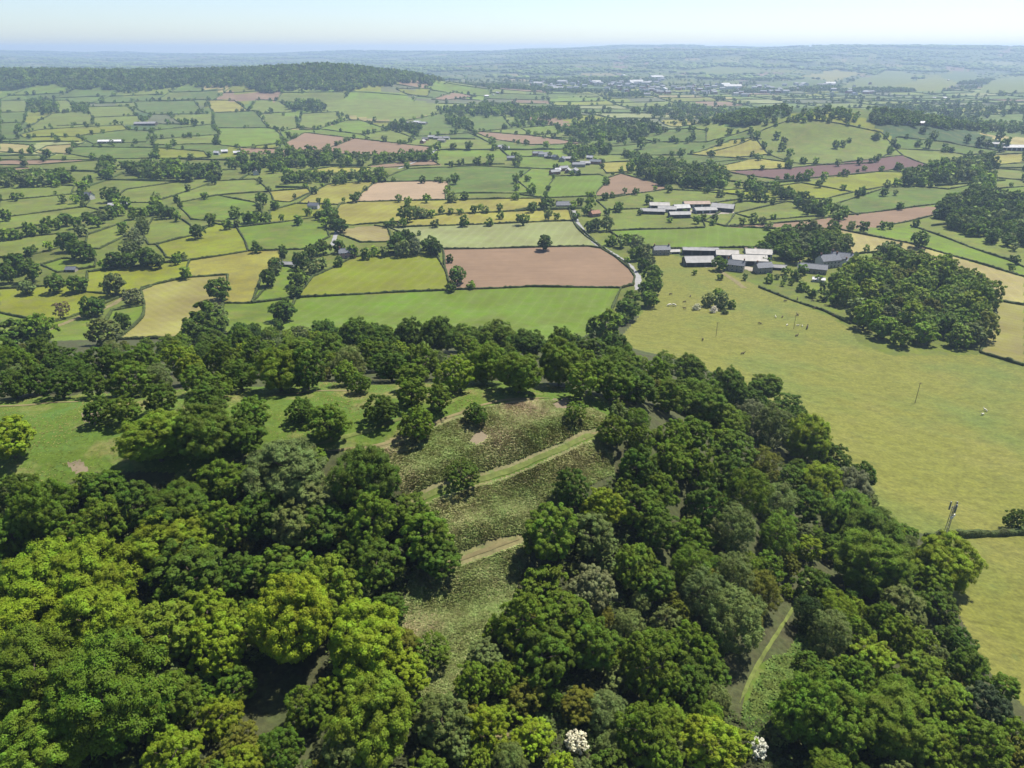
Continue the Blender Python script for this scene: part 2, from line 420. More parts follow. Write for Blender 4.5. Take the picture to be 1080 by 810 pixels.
# (words for labels, surface, colour, outline in photograph pixels, hedged)
FIELDS = [
 ('bright green field', 'crop', 'bg', [(312,314),(477,306),(560,302),(655,304),(640,335),(610,362),(400,372),(290,368),(297,340)], 1),
 ('striped yellow-green crop', 'crop', 'yg', [(313,313),(330,292),(372,272),(395,268),(458,265),(470,285),(477,306)], 1),
 ('red ploughed field', 'soil', 'b', [(467,263),(620,260),(634,262),(662,280),(671,292),(668,301),(655,304),(560,302),(477,306),(470,285)], 1),
 ('pale green cereal', 'crop', 'p', [(408,240),(500,237),(604,233),(614,242),(632,260),(620,260),(467,263),(458,265),(440,255)], 1),
 ('tan strip', 'crop', 'y', [(421,234),(470,226),(540,223),(600,221),(604,233),(500,237),(420,239)], 1),
 ('yellow strip', 'crop', 'y', [(350,236),(358,216),(372,213),(420,212),(575,209),(578,215),(540,223),(470,226),(421,234),(372,238)], 1),
 ('small tan field', 'hay', 't', [(352,242),(395,238),(408,240),(412,255),(380,256),(358,248)], 1),
 ('beige seedbed', 'soil', 'be', [(372,213),(396,192),(473,191),(470,210),(420,212)], 1),
 ('yellow crop', 'crop', 'y', [(312,215),(345,195),(388,191),(396,192),(372,213),(358,216)], 1),
 ('small yellow field', 'crop', 'y', [(283,202),(325,199),(328,203),(305,213),(290,212)], 1),
 ('green pasture', 'grass', 'bg', [(250,240),(300,234),(340,232),(350,250),(325,263),(262,265)], 1),
 ('olive pasture', 'grass', 'yg', [(285,222),(312,215),(345,213),(345,228),(300,234),(285,234)], 1),
 ('pale pasture', 'grass', 'lg', [(122,208),(135,200),(220,187),(228,191),(185,206),(160,214),(122,214)], 1),
 ('long green pasture', 'grass', 'lg', [(185,206),(228,191),(270,189),(283,202),(230,206),(187,214)], 1),
 ('deep green pasture', 'grass', 'bg', [(187,214),(230,206),(268,214),(285,234),(250,240),(240,234),(200,232)], 1),
 ('small meadow', 'grass', 'lg', [(157,258),(150,245),(160,230),(185,228),(200,238),(205,248),(165,258)], 1),
 ('olive meadow', 'grass', 'yg', [(165,258),(205,248),(225,236),(250,240),(262,265),(200,275),(175,272)], 1),
 ('green paddock', 'grass', 'lg', [(88,262),(92,248),(132,234),(128,250),(105,263)], 1),
 ('pale meadow', 'grass', 'lg', [(0,253),(75,245),(60,262),(20,272),(0,272)], 1),
 ('small bright paddock', 'grass', 'bg', [(42,280),(65,273),(100,274),(100,282),(60,288)], 1),
 ('yellowed meadow', 'grass', 'yg', [(90,287),(150,280),(200,275),(195,293),(160,302),(130,312),(90,308)], 1),
 ('cut meadow', 'grass', 'y', [(200,275),(262,265),(298,263),(300,280),(265,320),(235,320),(240,290),(195,293)], 1),
 ('mown hay field', 'hay', 'h', [(150,304),(195,293),(232,288),(240,290),(235,320),(200,357),(125,358),(150,335),(152,322)], 1),
 ('yellow meadow', 'grass', 'yg', [(0,305),(80,300),(92,308),(130,312),(85,330),(55,340),(0,330)], 1),
 ('oval paddock', 'grass', 'bg', [(118,328),(148,322),(152,335),(125,352),(110,345)], 1),
 ('green slope field', 'grass', 'bg', [(240,320),(265,320),(312,314),(297,340),(290,356),(235,352)], 1),
 ('narrow green paddock', 'grass', 'bg', [(275,288),(305,282),(330,292),(313,313),(265,320)], 1),
 ('green corner', 'grass', 'bg', [(0,333),(50,342),(90,335),(118,345),(118,358),(0,362)], 0),
 ('upper pasture', 'grass', 'lg', [(0,194),(80,196),(75,205),(0,212)], 1),
 ('striped pasture', 'grass', 'lg', [(0,212),(75,205),(95,212),(90,218),(10,230),(0,230)], 1),
 ('lower pasture', 'grass', 'lg', [(0,230),(90,218),(105,222),(70,234),(0,244)], 1),
 # below the wooded ridge
 ('ridge foot pasture', 'grass', 'lg', [(0,106),(30,106),(28,118),(0,119)], 1),
 ('ridge foot pasture', 'grass', 'g', [(0,119),(28,118),(26,129),(0,130)], 1),
 ('ridge foot pasture', 'grass', 'g', [(0,130),(26,129),(16,138),(20,147),(0,147)], 1),
 ('ridge foot pasture', 'grass', 'lg', [(26,137),(55,120),(90,117),(98,124),(98,131),(60,133)], 1),
 ('long hill pasture', 'grass', 'yg', [(22,142),(40,137),(130,132),(135,137),(80,144),(25,145)], 1),
 ('ridge foot pasture', 'grass', 'lg', [(57,106),(70,106),(90,113),(90,117),(62,119)], 1),
 ('ridge foot pasture', 'grass', 'lg', [(90,113),(135,112),(145,122),(98,124)], 1),
 ('broad ridge pasture', 'grass', 'g', [(142,107),(205,106),(215,120),(160,121),(145,116)], 1),
 ('ridge foot pasture', 'grass', 'lg', [(98,124),(145,122),(152,131),(98,131)], 1),
 ('ridge foot pasture', 'grass', 'g', [(80,144),(135,137),(160,138),(155,150),(100,152)], 1),
 ('fallow field', 'grass', 'gg', [(160,121),(178,121),(192,131),(152,131)], 1),
 ('ridge foot pasture', 'grass', 'lg', [(182,122),(225,119),(225,131),(192,131)], 1),
 ('ridge foot pasture', 'grass', 'y', [(218,106),(248,106),(262,117),(225,119)], 1),
 ('ridge foot pasture', 'grass', 'g', [(225,119),(270,117),(283,135),(225,135)], 1),
 ('ridge foot pasture', 'grass', 'g', [(160,138),(225,131),(232,142),(165,147)], 1),
 ('ridge foot pasture', 'grass', 'lg', [(165,147),(232,142),(225,152),(160,153)], 1),
 ('green vale field', 'grass', 'bg', [(232,142),(225,135),(290,135),(300,151),(253,156),(225,152)], 1),
 ('ripe tan field', 'hay', 't', [(0,151),(36,153),(32,163),(0,160)], 1),
 ('ripe tan field', 'hay', 't', [(36,160),(50,154),(82,152),(72,162),(42,162)], 1),
 ('green vale field', 'grass', 'g', [(82,155),(165,156),(165,167),(100,168),(72,162)], 1),
 ('yellow vale field', 'grass', 'yg', [(165,158),(215,160),(222,166),(190,168),(165,167)], 1),
 ('brown strip', 'soil', 'b', [(0,169),(105,169),(105,171),(40,174),(0,174)], 1),
 ('brown strip', 'soil', 'b', [(0,178),(30,177),(12,181),(0,181)], 1),
 ('brown strip', 'soil', 'b', [(0,184),(32,182),(22,187),(0,187)], 1),
 # centre
 ('vale pasture', 'grass', 'lg', [(270,105),(295,107),(313,118),(275,120),(262,117)], 1),
 ('vale pasture', 'grass', 'lg', [(275,121),(312,122),(315,135),(298,138),(283,135)], 1),
 ('vale pasture', 'grass', 'lg', [(318,120),(355,118),(360,128),(335,136),(315,135)], 1),
 ('vale pasture', 'grass', 'bg', [(335,136),(365,127),(380,127),(412,137),(382,142)], 1),
 ('vale pasture', 'grass', 'lg', [(382,142),(412,137),(440,147),(425,152),(390,146)], 1),
 ('large ploughed field', 'soil', 'b', [(300,151),(322,140),(374,146),(345,157),(340,162),(305,158)], 1),
 ('large ploughed field', 'soil', 'b', [(345,157),(374,146),(425,152),(456,155),(452,162),(400,164),(348,162)], 1),
 ('thin ploughed strip', 'soil', 'b', [(253,156),(305,160),(335,167),(320,168),(253,162)], 1),
 ('brown ploughed strip', 'soil', 'b', [(388,175),(455,168),(465,174),(400,177)], 1),
 ('yellow strip beyond', 'crop', 'y', [(320,181),(350,176),(392,177),(385,182),(330,184)], 1),
 ('wide green pasture', 'grass', 'g', [(396,190),(430,178),(500,175),(560,178),(545,190),(560,204),(473,204),(473,191)], 1),
 ('parkland pasture', 'grass', 'lg', [(330,118),(345,104),(420,106),(455,108),(470,118),(420,128),(370,122)], 0),
 ('parkland pasture', 'grass', 'g', [(415,130),(475,118),(530,122),(540,135),(500,140),(440,144)], 1),
 ('vale pasture', 'grass', 'lg', [(450,146),(500,150),(505,156),(470,154)], 0),
 ('brown hill field', 'soil', 'b', [(455,105),(480,97),(503,102),(470,106)], 1),
 ('ridge end pasture', 'grass', 'yg', [(418,94),(455,94),(450,102),(430,100)], 1),
 ('thin brown field', 'soil', 'b', [(496,138),(560,143),(620,151),(560,153),(520,147)], 1),
 ('vale pasture', 'grass', 'bg', [(550,135),(585,132),(592,140),(560,142)], 1),
 ('brown sliver', 'soil', 'b', [(575,130),(605,131),(605,134),(585,133)], 0),
 ('vale pasture', 'grass', 'g', [(668,145),(700,137),(745,138),(745,150),(690,150)], 1),
 ('open vale pasture', 'grass', 'g', [(640,155),(690,150),(745,150),(790,137),(797,145),(745,161),(720,164),(640,163)], 1),
 ('far yellow field', 'crop', 'y', [(695,127),(730,125),(755,127),(730,132),(700,131)], 1),
 ('village yellow field', 'crop', 'y', [(630,172),(680,170),(697,178),(640,183)], 1),
 ('village pasture', 'grass', 'bg', [(545,165),(585,166),(607,172),(592,179),(545,177)], 1),
 ('pasture with trees', 'grass', 'bg', [(560,178),(592,179),(585,186),(575,209),(545,205),(545,190)], 1),
 ('bright village field', 'crop', 'bg', [(585,186),(633,184),(641,188),(627,207),(575,209)], 1),
 ('pinkish ploughed field', 'soil', 'b', [(643,186),(655,183),(700,195),(702,200),(660,206),(632,207)], 1),
 ('yellow knoll field', 'crop', 'y', [(725,163),(770,148),(797,145),(803,147),(812,163),(780,166)], 1),
 ('knoll foot field', 'crop', 'y', [(740,172),(800,167),(835,172),(830,178),(760,181)], 1),
 ('green wedge', 'grass', 'g', [(690,168),(725,163),(790,168),(760,175),(700,177)], 1),
 ('smooth knoll pasture', 'grass', 'lg', [(797,145),(803,138),(835,126),(870,128),(930,140),(945,157),(920,172),(870,174),(835,172),(812,163)], 1),
 ('purple ploughed field', 'soil', 'v', [(760,183),(820,178),(870,174),(940,165),(952,164),(982,175),(900,184),(830,191)], 1),
 ('hillside pasture', 'grass', 'lg', [(945,157),(1000,160),(1022,164),(985,175),(952,164)], 1),
 ('hillside pasture', 'grass', 'g', [(945,145),(1000,150),(1060,160),(1022,164),(1000,160),(945,157)], 1),
 ('distant yellow corner', 'crop', 'y', [(1045,164),(1080,162),(1080,172),(1045,174)], 1),
 # right of the lane
 ('thin pasture', 'grass', 'lg', [(732,196),(760,190),(815,197),(740,202)], 1),
 ('yellow-green ley', 'grass', 'yg', [(740,202),(815,197),(845,193),(900,203),(870,210),(800,208)], 1),
 ('green rise', 'grass', 'yg', [(845,192),(900,184),(930,181),(955,182),(945,195),(900,203)], 1),
 ('broad green rise', 'grass', 'g', [(880,216),(905,207),(945,195),(1000,200),(1035,192),(1015,212),(960,219),(905,227)], 1),
 ('green strip', 'grass', 'lg', [(775,225),(830,213),(850,215),(870,228),(800,233)], 1),
 ('brown ribbon field', 'soil', 'b', [(765,239),(850,233),(890,228),(960,219),(1006,217),(990,226),(925,240),(850,243)], 1),
 ('green field behind farm', 'crop', 'bg', [(642,244),(700,241),(765,240),(850,243),(822,262),(720,262),(690,262),(652,250)], 1),
 ('long tan field', 'crop', 't', [(858,245),(885,242),(960,257),(1080,292),(1080,322),(1050,317),(1045,300),(1000,290),(940,265),(900,268)], 1),
 ('sloping green field', 'grass', 'bg', [(905,242),(960,238),(1066,275),(1080,282),(1080,292),(960,257)], 1),
 ('pale stubble field', 'hay', 'h', [(1045,318),(1080,322),(1080,386),(1035,372),(1046,350)], 1),
 ('farmside pasture', 'grass', 'lg', [(628,212),(660,206),(705,201),(740,202),(800,208),(740,216),(640,222)], 1),
 ('lane pasture', 'grass', 'lg', [(645,225),(690,220),(740,233),(742,240),(640,242)], 1),
 ('farm pasture', 'grass', 'lg', [(735,236),(780,213),(830,213),(775,225),(770,238)], 1),
 ('distant green field', 'grass', 'g', [(930,118),(1000,115),(1010,124),(940,126)], 1),
 ('distant green field', 'grass', 'g', [(1020,122),(1080,120),(1080,132),(1030,130)], 1),
 ('green field by barn', 'grass', 'lg', [(1050,178),(1080,180),(1080,190),(1048,188)], 1),
 ('green field', 'grass', 'bg', [(1040,200),(1080,197),(1080,212),(1038,208)], 1),
 ('pale hillside field', 'grass', 'lg', [(882,96),(905,83),(935,74),(962,77),(962,86),(930,94)], 0), ('pale hillside field', 'grass', 'yg', [(930,95),(962,87),(990,78),(1012,88),(985,97)], 0), ('pale hillside field', 'grass', 'g', [(992,77),(1020,72),(1040,84),(1015,90)], 0),
 ('pale hillside field', 'grass', 'lg', [(1030,98),(1048,83),(1085,80),(1085,98)], 0), ('pale hillside field', 'grass', 'g', [(780,92),(850,82),(880,86),(870,92),(820,97)], 0), ('pale hillside field', 'crop', 'y', [(845,80),(880,73),(905,77),(880,84)], 0), ('pale hillside field', 'grass', 'lg', [(700,76),(760,70),(800,74),(760,80)], 0),
 # the big grazed slope
 ('big grazed meadow', 'meadow', 'm', [(645,362),(664,345),(700,300),(688,268),(705,268),(735,276),(765,287),(840,318),(895,345),(905,362),(940,375),(1035,374),(1080,388),(1120,400),(1190,560),(1080,560),(985,564),(955,560),(900,505),(855,455),(780,405),(700,375)], 0),
 ('lower meadow', 'meadow', 'm', [(975,570),(1080,563),(1190,560),(1260,760),(1080,745),(1040,705),(1012,650),(985,600)], 0),
]
# turf, bracken and bare earth of the hilltop
ZONES = [
 ('clearing', 'cl', [(-40,425),(75,418),(90,414),(280,408),(330,402),(380,406),(560,402),(590,408),(640,422),(650,440),(640,470),(560,480),(440,525),(400,480),(350,475),(290,468),(205,500),(100,498),(60,515),(-40,520)]),
 ('clearing', 'br', [(395,470),(470,440),(560,420),(640,438),(648,500),(592,530),(562,570),(545,620),(505,700),(490,745),(425,745),(425,650),(435,600),(478,570),(430,530)]),
 ('clearing', 'cl', [(432,532),(500,506),(560,484),(636,456),(640,460),(560,492),(500,512),(440,537)]),
 ('clearing', 'br', [(560,575),(548,565),(450,602),(440,618),(520,590)]),
 ('soil', 'so', [(493,456),(503,450),(510,453),(518,450),(523,459),(517,463),(519,472),(507,470),(500,476),(492,470),(482,469),(488,463)]),
 ('soil', 'so', [(576,426),(584,420),(591,422),(597,418),(604,425),(613,428),(606,432),(600,436),(592,432),(580,434)]),
 ('soil', 'so', [(85,436),(100,433),(112,441),(100,448),(88,444)]),
 ('soil', 'so', [(70,488),(85,485),(95,496),(80,500)]),
 ('clearing', 'cl', [(785,735),(800,700),(830,690),(850,655),(852,600),(870,605),(868,650),(850,720),(815,790),(780,780)]),
]
# snap outlines together so that neighbours share their boundary
_verts = []
def snap(p, tol):
    for q in _verts:
        if abs(q[0] - p[0]) <= tol and abs(q[1] - p[1]) <= tol * .6: return q
    _verts.append(p); return p
for i, f in enumerate(FIELDS):
    if f[0] in ('big grazed meadow', 'lower meadow'): continue
    pts = []
    for p in f[3]:
        q = snap(p, 5 if p[1] > 190 else 3.5)
        if not pts or pts[-1] != q: pts.append(q)
    FIELDS[i] = (f[0], f[1], f[2], pts, f[4])


def wiggle(p, n=1):
    return p
FW = [at([p[0] for p in f[3]], [p[1] for p in f[3]])[:, :2] for f in FIELDS]
ZW = [at([p[0] for p in z[2]], [p[1] for p in z[2]])[:, :2] for z in ZONES]


def inside(x, y, poly):
    r = np.zeros(x.shape, bool)
    b = (x >= poly[:, 0].min()) & (x <= poly[:, 0].max()) & (y >= poly[:, 1].min()) & (y <= poly[:, 1].max())
    if not b.any(): return r
    xs, ys = x[b], y[b]; c = np.zeros(xs.shape, bool)
    j = len(poly) - 1
    for i in range(len(poly)):
        xi, yi = poly[i]; xj, yj = poly[j]
        if yi != yj:
            c ^= ((yi > ys) != (yj > ys)) & (xs < (xj - xi) * (ys - yi) / (yj - yi) + xi)
        j = i
    r[b] = c
    return r


# a patchwork of far fields: a warped lattice, so that its hedges can be traced too
WX, WY = 190.0, 165.0
def warp(x, y):
    return (x + 60 * np.sin(y / 310 + .7) + 45 * np.sin(x / 420 + y / 650) + .18 * y, y + 55 * np.sin(x / 350 + 1.9) + 35 * np.sin(y / 470 - x / 390) - .1 * x)
def unwarp(u, v):
    x, y = u - .18 * v, v.copy() + .0
    for _ in range(25):
        a, b = warp(x, y); x = x - (a - u) * .8; y = y - (b - v) * .8
    return x, y
def hash2(i, j, k=0):
    q = np.sin(np.asarray(i) * 127.1 + np.asarray(j) * 311.7 + k * 74.7) * 43758.5453
    return q - np.floor(q)
def cell(x, y):
    u, v = warp(x, y)
    i = np.floor(u / WX)
    vv = v + WY * .9 * hash2(i, 0, 3)
    j = np.floor(vv / WY)
    # some cells are split in two
    half = (hash2(i, j, 5) > .55) & ((u / WX - i) > .35 + .3 * hash2(i, j, 6))
    return i, j, half.astype(int)
PAL = np.array([C[k] for k in ('g','g','lg','lg','lg','bg','yg','g','yg','p','g','lg','b','t','g','lg','g','gg','dg','bg')])
def far_colour(x, y):
    i, j, h = cell(x, y)
    k = (hash2(i, j, 11 + h) * len(PAL)).astype(int) % len(PAL)
    c = PAL[k] * (0.85 + .3 * hash2(i, j, 21 + h))[:, None]
    return c


def wood_mask(x, y):
    """where far woods stand: ridge, knoll and scattered woods of the plain"""
    n = np.sin(x / 170 + 1.1 * np.sin(y / 240)) + np.sin(y / 210 + 1.4 * np.sin(x / 310)) + .8 * np.sin((x + y) / 118) + .6 * np.sin((x - 1.7 * y) / 77)
    thr = np.where(y < 3000, 2.9, np.where(y < 5200, 1.0, .3))
    return (n > thr) & ~((np.abs(x - 565) < 420) & (np.abs(y - 1400) < 320))


# ------------------------------------------------------------------ ground sheet
def build_ground():
    rows = [14.0]
    while rows[-1] < 15600:
        r = rows[-1]; hc = 85 if r < 260 else 150
        rows.append(r + max(.55, 1.25 * (r * r + hc * hc) / hc / FPX * (1 if r < 5000 else .8)))
    rows = np.array(rows); A = np.radians(np.linspace(-64, 64, 861))
    R, T = np.meshgrid(rows, A, indexing='ij')
    X, Y = R * np.sin(T), R * np.cos(T)
    Z = H(X, Y)
    nr, na = X.shape
    V = np.stack([X, Y, Z], -1).reshape(-1, 3)
    idx = np.arange(nr * na).reshape(nr, na)
    F = np.stack([idx[:-1, :-1], idx[:-1, 1:], idx[1:, 1:], idx[1:, :-1]], -1).reshape(-1, 4)[:, ::-1]
    cx = V[F, 0].mean(1); cy = V[F, 1].mean(1)
    fid = np.full(len(F), -1)
    for k, p in enumerate(FW): fid[inside(cx, cy, p)] = k
    colr = np.zeros((len(F), 3)); kind = np.full(len(F), 'grass', dtype='<U10')
    base = fid < 0
    rr = np.hypot(cx, cy)
    colr[base] = far_colour(cx[base], cy[base])
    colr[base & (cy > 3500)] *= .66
    near = base & (cy < 1150)
    colr[near] = np.array(C['lg']) * (.7 + .35 * hash2(*cell(cx[near], cy[near])[:2], 4))[:, None]
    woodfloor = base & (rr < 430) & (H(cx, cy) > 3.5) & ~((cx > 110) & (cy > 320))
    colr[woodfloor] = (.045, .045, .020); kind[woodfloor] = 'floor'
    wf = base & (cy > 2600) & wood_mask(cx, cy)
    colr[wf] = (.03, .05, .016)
    zid = np.full(len(F), -1)
    for k, p in enumerate(ZW): zid[inside(cx, cy, p)] = k
    # rows of faces become one mesh per field; all of them together are one seamless sheet
    def emit(name, sel, mat, label=None):
        f = F[sel]; u, inv = np.unique(f, return_inverse=True)
        me = mesh_np(name, V[u], inv.reshape(-1, 4), mat, True, None, colr[sel])
        tag(obj(name, me), kind='structure', label=label)
    used = (zid >= 0) & (fid < 0)
    for k, z in enumerate(ZONES):
        s_ = zid == k; colr[s_] = C[z[1]]
    for kk, nm in (('clearing', 'hilltop_turf'), ('soil', 'bare_earth')):
        sel = used & np.isin(zid, [k for k, z in enumerate(ZONES) if z[0] == kk])
        if sel.any(): emit(nm, sel, FM[kk])
    for k, f in enumerate(FIELDS):
        sel = fid == k
        if sel.sum() < 4: continue
        j = .93 + .14 * random.random()
        colr[sel] = np.array(C[f[2]]) * j * (.8 if f[0] == 'pale hillside field' else 1)
        emit('field', sel, FM[f[1]], f[0])
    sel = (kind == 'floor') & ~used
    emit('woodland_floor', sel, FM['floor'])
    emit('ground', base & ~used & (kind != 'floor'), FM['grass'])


build_ground()


# ------------------------------------------------------------------ lanes, tracks, paths
def strip(name, pts, width, mat, lift=.12, step=1.2, world=None):
    p = at([q[0] for q in pts], [q[1] for q in pts])[:, :2] if world is None else np.array(world, float)
    d = np.r_[0, np.cumsum(np.hypot(*np.diff(p, axis=0).T))]
    n = max(4, int(d[-1] / step)); s_ = np.linspace(0, d[-1], n)
    # smooth the corners
    x = np.interp(s_, d, p[:, 0]); y = np.interp(s_, d, p[:, 1])
    for _ in range(6):
        x[1:-1] = (x[:-2] + 2 * x[1:-1] + x[2:]) / 4; y[1:-1] = (y[:-2] + 2 * y[1:-1] + y[2:]) / 4
    tx, ty = np.gradient(x), np.gradient(y); L = np.hypot(tx, ty) + 1e-9
    nx, ny = -ty / L, tx / L
    V = []
    tap = np.clip(np.minimum(s_, d[-1] - s_) / 4, .15, 1) if name == 'path' else 1
    for o in (-1, -.35, .35, 1):
        w = tap * width / 2 * o * (1 + .22 * np.sin(s_ * .9 + o) * np.sin(s_ * .37))
        xx, yy = x + nx * w, y + ny * w
        V.append(np.stack([xx, yy, H(xx, yy) + lift - (.03 if abs(o) == 1 else 0)], -1))
    V = np.stack(V, 1).reshape(-1, 3)
    i = np.arange(n - 1)[:, None] * 4
    F = np.concatenate([np.concatenate([i + k, i + k + 1, i + k + 5, i + k + 4], 1) for k in range(3)])
    return tag(obj(name, mesh_np(name, V, F, mat, True)), kind='structure')


M_LANE = plain('worn asphalt', (.21, .21, .215), .9, .12, .3)
M_TRACK = plain('sandy earth', (.140, .120, .056), .95, .25, .4)
M_GRASSPATH = plain('trodden grass', (.090, .112, .026), .95, .35, .5)
M_YARD = plain('concrete yard', (.23, .205, .17), .95, .2, .1)
strip('lane', [(605,222),(608,234),(617,246),(630,258),(650,270),(664,280),(673,292),(673,306)], 4.6, M_LANE)
strip('lane', [(350,259),(352,254),(354,248),(356,241)], 3.6, M_LANE)
strip('lane', [(420,178),(450,166),(462,156)], 4, M_LANE)
strip('track', [(40,352),(60,344),(85,334),(118,322),(130,314)], 4, M_TRACK)
strip('track', [(960,308),(1045,315),(1080,322),(1120,328)], 3.4, M_TRACK)
strip('track', [(752,280),(762,288),(775,296),(785,304)], 4, M_TRACK)
strip('path', [(-20,430),(20,428),(50,425),(92,423)], 1.15, M_TRACK)
strip('path', [(285,418),(320,414),(360,412),(388,412)], 1.0, M_TRACK)
strip('path', [(345,476),(375,473),(405,469),(428,459),(450,450),(485,436),(520,424),(560,420),(580,420)], .9, M_TRACK)
strip('path', [(330,470),(360,462),(400,450),(440,436),(480,424)], 1.2, M_GRASSPATH)
strip('path', [(434,532),(450,522),(475,514),(500,508),(530,499),(560,487),(600,470),(632,456)], 1.5, M_GRASSPATH)
strip('path', [(432,534),(446,525),(460,517)], 1.35, M_TRACK)
strip('path', [(606,468),(622,460),(634,454)], 1.1, M_TRACK)
strip('path', [(455,608),(468,598),(482,591),(505,583),(525,575),(548,569)], .75, M_TRACK)
strip('path', [(858,592),(856,606),(846,622),(838,640),(826,658),(815,676),(803,694),(790,718),(780,742)], .7, M_GRASSPATH)
strip('path', [(465,776),(490,776),(520,775),(550,776)], 1.1, M_TRACK)
strip('farm_yard', [(740,281),(752,278),(770,278),(800,286)], 9, M_YARD)
strip('farm_yard', [(700,221),(725,223),(748,225),(772,223)], 16, M_YARD)
# ------------------------------------------------------------------ trees
def sphere_dirs(n, rng):
    i = np.arange(n) + .5
    ph = np.arccos(1 - 2 * i / n); th = np.pi * (1 + 5 ** .5) * i
    d = np.stack([np.cos(th) * np.sin(ph), np.sin(th) * np.sin(ph), np.cos(ph)], -1)
    return d + rng.normal(0, .08, d.shape)


def norm(a): return a / (np.linalg.norm(a, axis=-1, keepdims=True) + 1e-9)


def crown_lobes(rng, n, W, h0, h1, squash=1.0, open_=0.0):
    """lobes of foliage: (centre, radius), filling an uneven dome of width W between heights h0 and h1"""
    R = W / 2; zc = h0 + (h1 - h0) * rng.uniform(.36, .46)
    d = norm(sphere_dirs(n, rng)); rng.shuffle(d)
    # a few limbs carry the crown out further than the rest; hollows lie between them
    limbs = norm(rng.normal(0, 1, (7, 3)) * np.array([1, 1, .55]) + np.array([0, 0, .25])); amp = rng.uniform(-.22, .34, 7)
    L = []
    for k in range(n):
        v = d[k]
        lump = 1 + float((amp * np.exp(-((1 - limbs @ v) / .22))).sum())
        up = (h1 - zc) if v[2] > 0 else (zc - h0)
        rr = rng.uniform(.13, .32) * R * (1.0 if v[2] > -.2 else .8)
        f = rng.uniform(.70, .92) if rng.random() > .25 else rng.uniform(.35, .62)
        c = np.array([v[0] * (R - rr * .4) * f * 1.08 * lump, v[1] * (R - rr * .4) * f * 1.08 * lump, zc + v[2] * (up - rr * .7) * f * 1.12 * (.5 + .5 * lump)])
        L.append((c, rr))
    return L


def crown_np(seed, nleaf, W, h0, h1, nl=60, leaf=.42, layered=0.0, tufts=9, up=.45):
    """foliage in three levels: lobes of the crown, tufts on each lobe, leaf sprays on each tuft"""
    rng = np.random.default_rng(seed)
    L = crown_lobes(rng, nl, W, h0, h1)
    cen = np.array([l[0] for l in L]); rad = np.array([l[1] for l in L])
    zc = h0 + (h1 - h0) * .4; sq = np.array([1.12, 1.12, .80])
    # tufts sit on the outer side of their lobe
    lo = np.repeat(np.arange(len(L)), tufts)
    outl = norm(cen - np.array([0, 0, zc]))[lo]
    d = norm(rng.normal(0, 1, (len(lo), 3)) + outl * .75 + np.array([0, 0, .35]))
    tc = cen[lo] + d * sq * (rad[lo] * np.where(rng.random(len(lo)) < .12, rng.uniform(1.0, 1.35, len(lo)), rng.uniform(.72, 1.0, len(lo))))[:, None]
    tr = (.4 * rad[lo] + .06 * W) * rng.uniform(.30, .56, len(lo)); td = norm(d * .7 + np.array([0, 0, .5]))
    keep = np.ones(len(tc), bool)
    for c, r in zip(cen, rad): keep &= np.linalg.norm((tc - c) / sq, axis=1) > r * .6
    tc, tr, td, lo = tc[keep], tr[keep], td[keep], lo[keep]
    ar = tr ** 2; pk = rng.choice(len(tc), nleaf, p=ar / ar.sum())
    e = norm(rng.normal(0, 1, (nleaf, 3)) + td[pk] * .9)
    P = tc[pk] + e * np.array([1.1, 1.1, .75]) * (tr[pk] * rng.uniform(.55, 1.12, nleaf))[:, None]
    n = norm(e * .95 + td[pk] * .3 + np.array([0, 0, up + layered]) + rng.normal(0, .32, P.shape))
    if layered:
        P[:, 2] = np.where(rng.random(nleaf) < .6, np.round(P[:, 2] / .9) * .9 + rng.normal(0, .11, nleaf), P[:, 2])
    t = norm(np.cross(n, rng.normal(0, 1, P.shape))); b = np.cross(n, t)
    s = leaf * rng.uniform(.6, 1.35, nleaf)[:, None]
    asp = rng.uniform(.5, .85, nleaf)[:, None]
    v0 = P - t * s; v1 = P - b * s * asp - n * s * .15; v2 = P + t * s; v3 = P + b * s * asp - n * s * .15
    V = np.stack([v0, v1, v2, v3], 1).reshape(-1, 3)
    # bring the crown to its nominal width
    w = np.percentile(np.hypot(V[:, 0], V[:, 1]), 97); V[:, :2] *= W / 2 / w
    z0, z1 = np.percentile(V[:, 2], 1), np.percentile(V[:, 2], 99); V[:, 2] = h0 + (V[:, 2] - z0) * (h1 - h0) / (z1 - z0)
    F = np.arange(len(V)).reshape(-1, 4)
    tt = rng.uniform(0, 1, len(tc)); lt = rng.uniform(0, 1, len(L))
    tint = np.clip(.5 + .3 * (lt[lo[pk]] - .5) + .35 * (tt[pk] - .5) + rng.normal(0, .13, nleaf), 0, 1)
    return V, F, tint


def crown_mesh(name, *a, **k):
    V, F, tint = crown_np(*a, **k)
    me = mesh_np(name, V, F, LEAF)
    at_ = me.attributes.new('tint', 'FLOAT', 'FACE'); at_.data.foreach_set('value', tint.astype(np.float32))
    return me


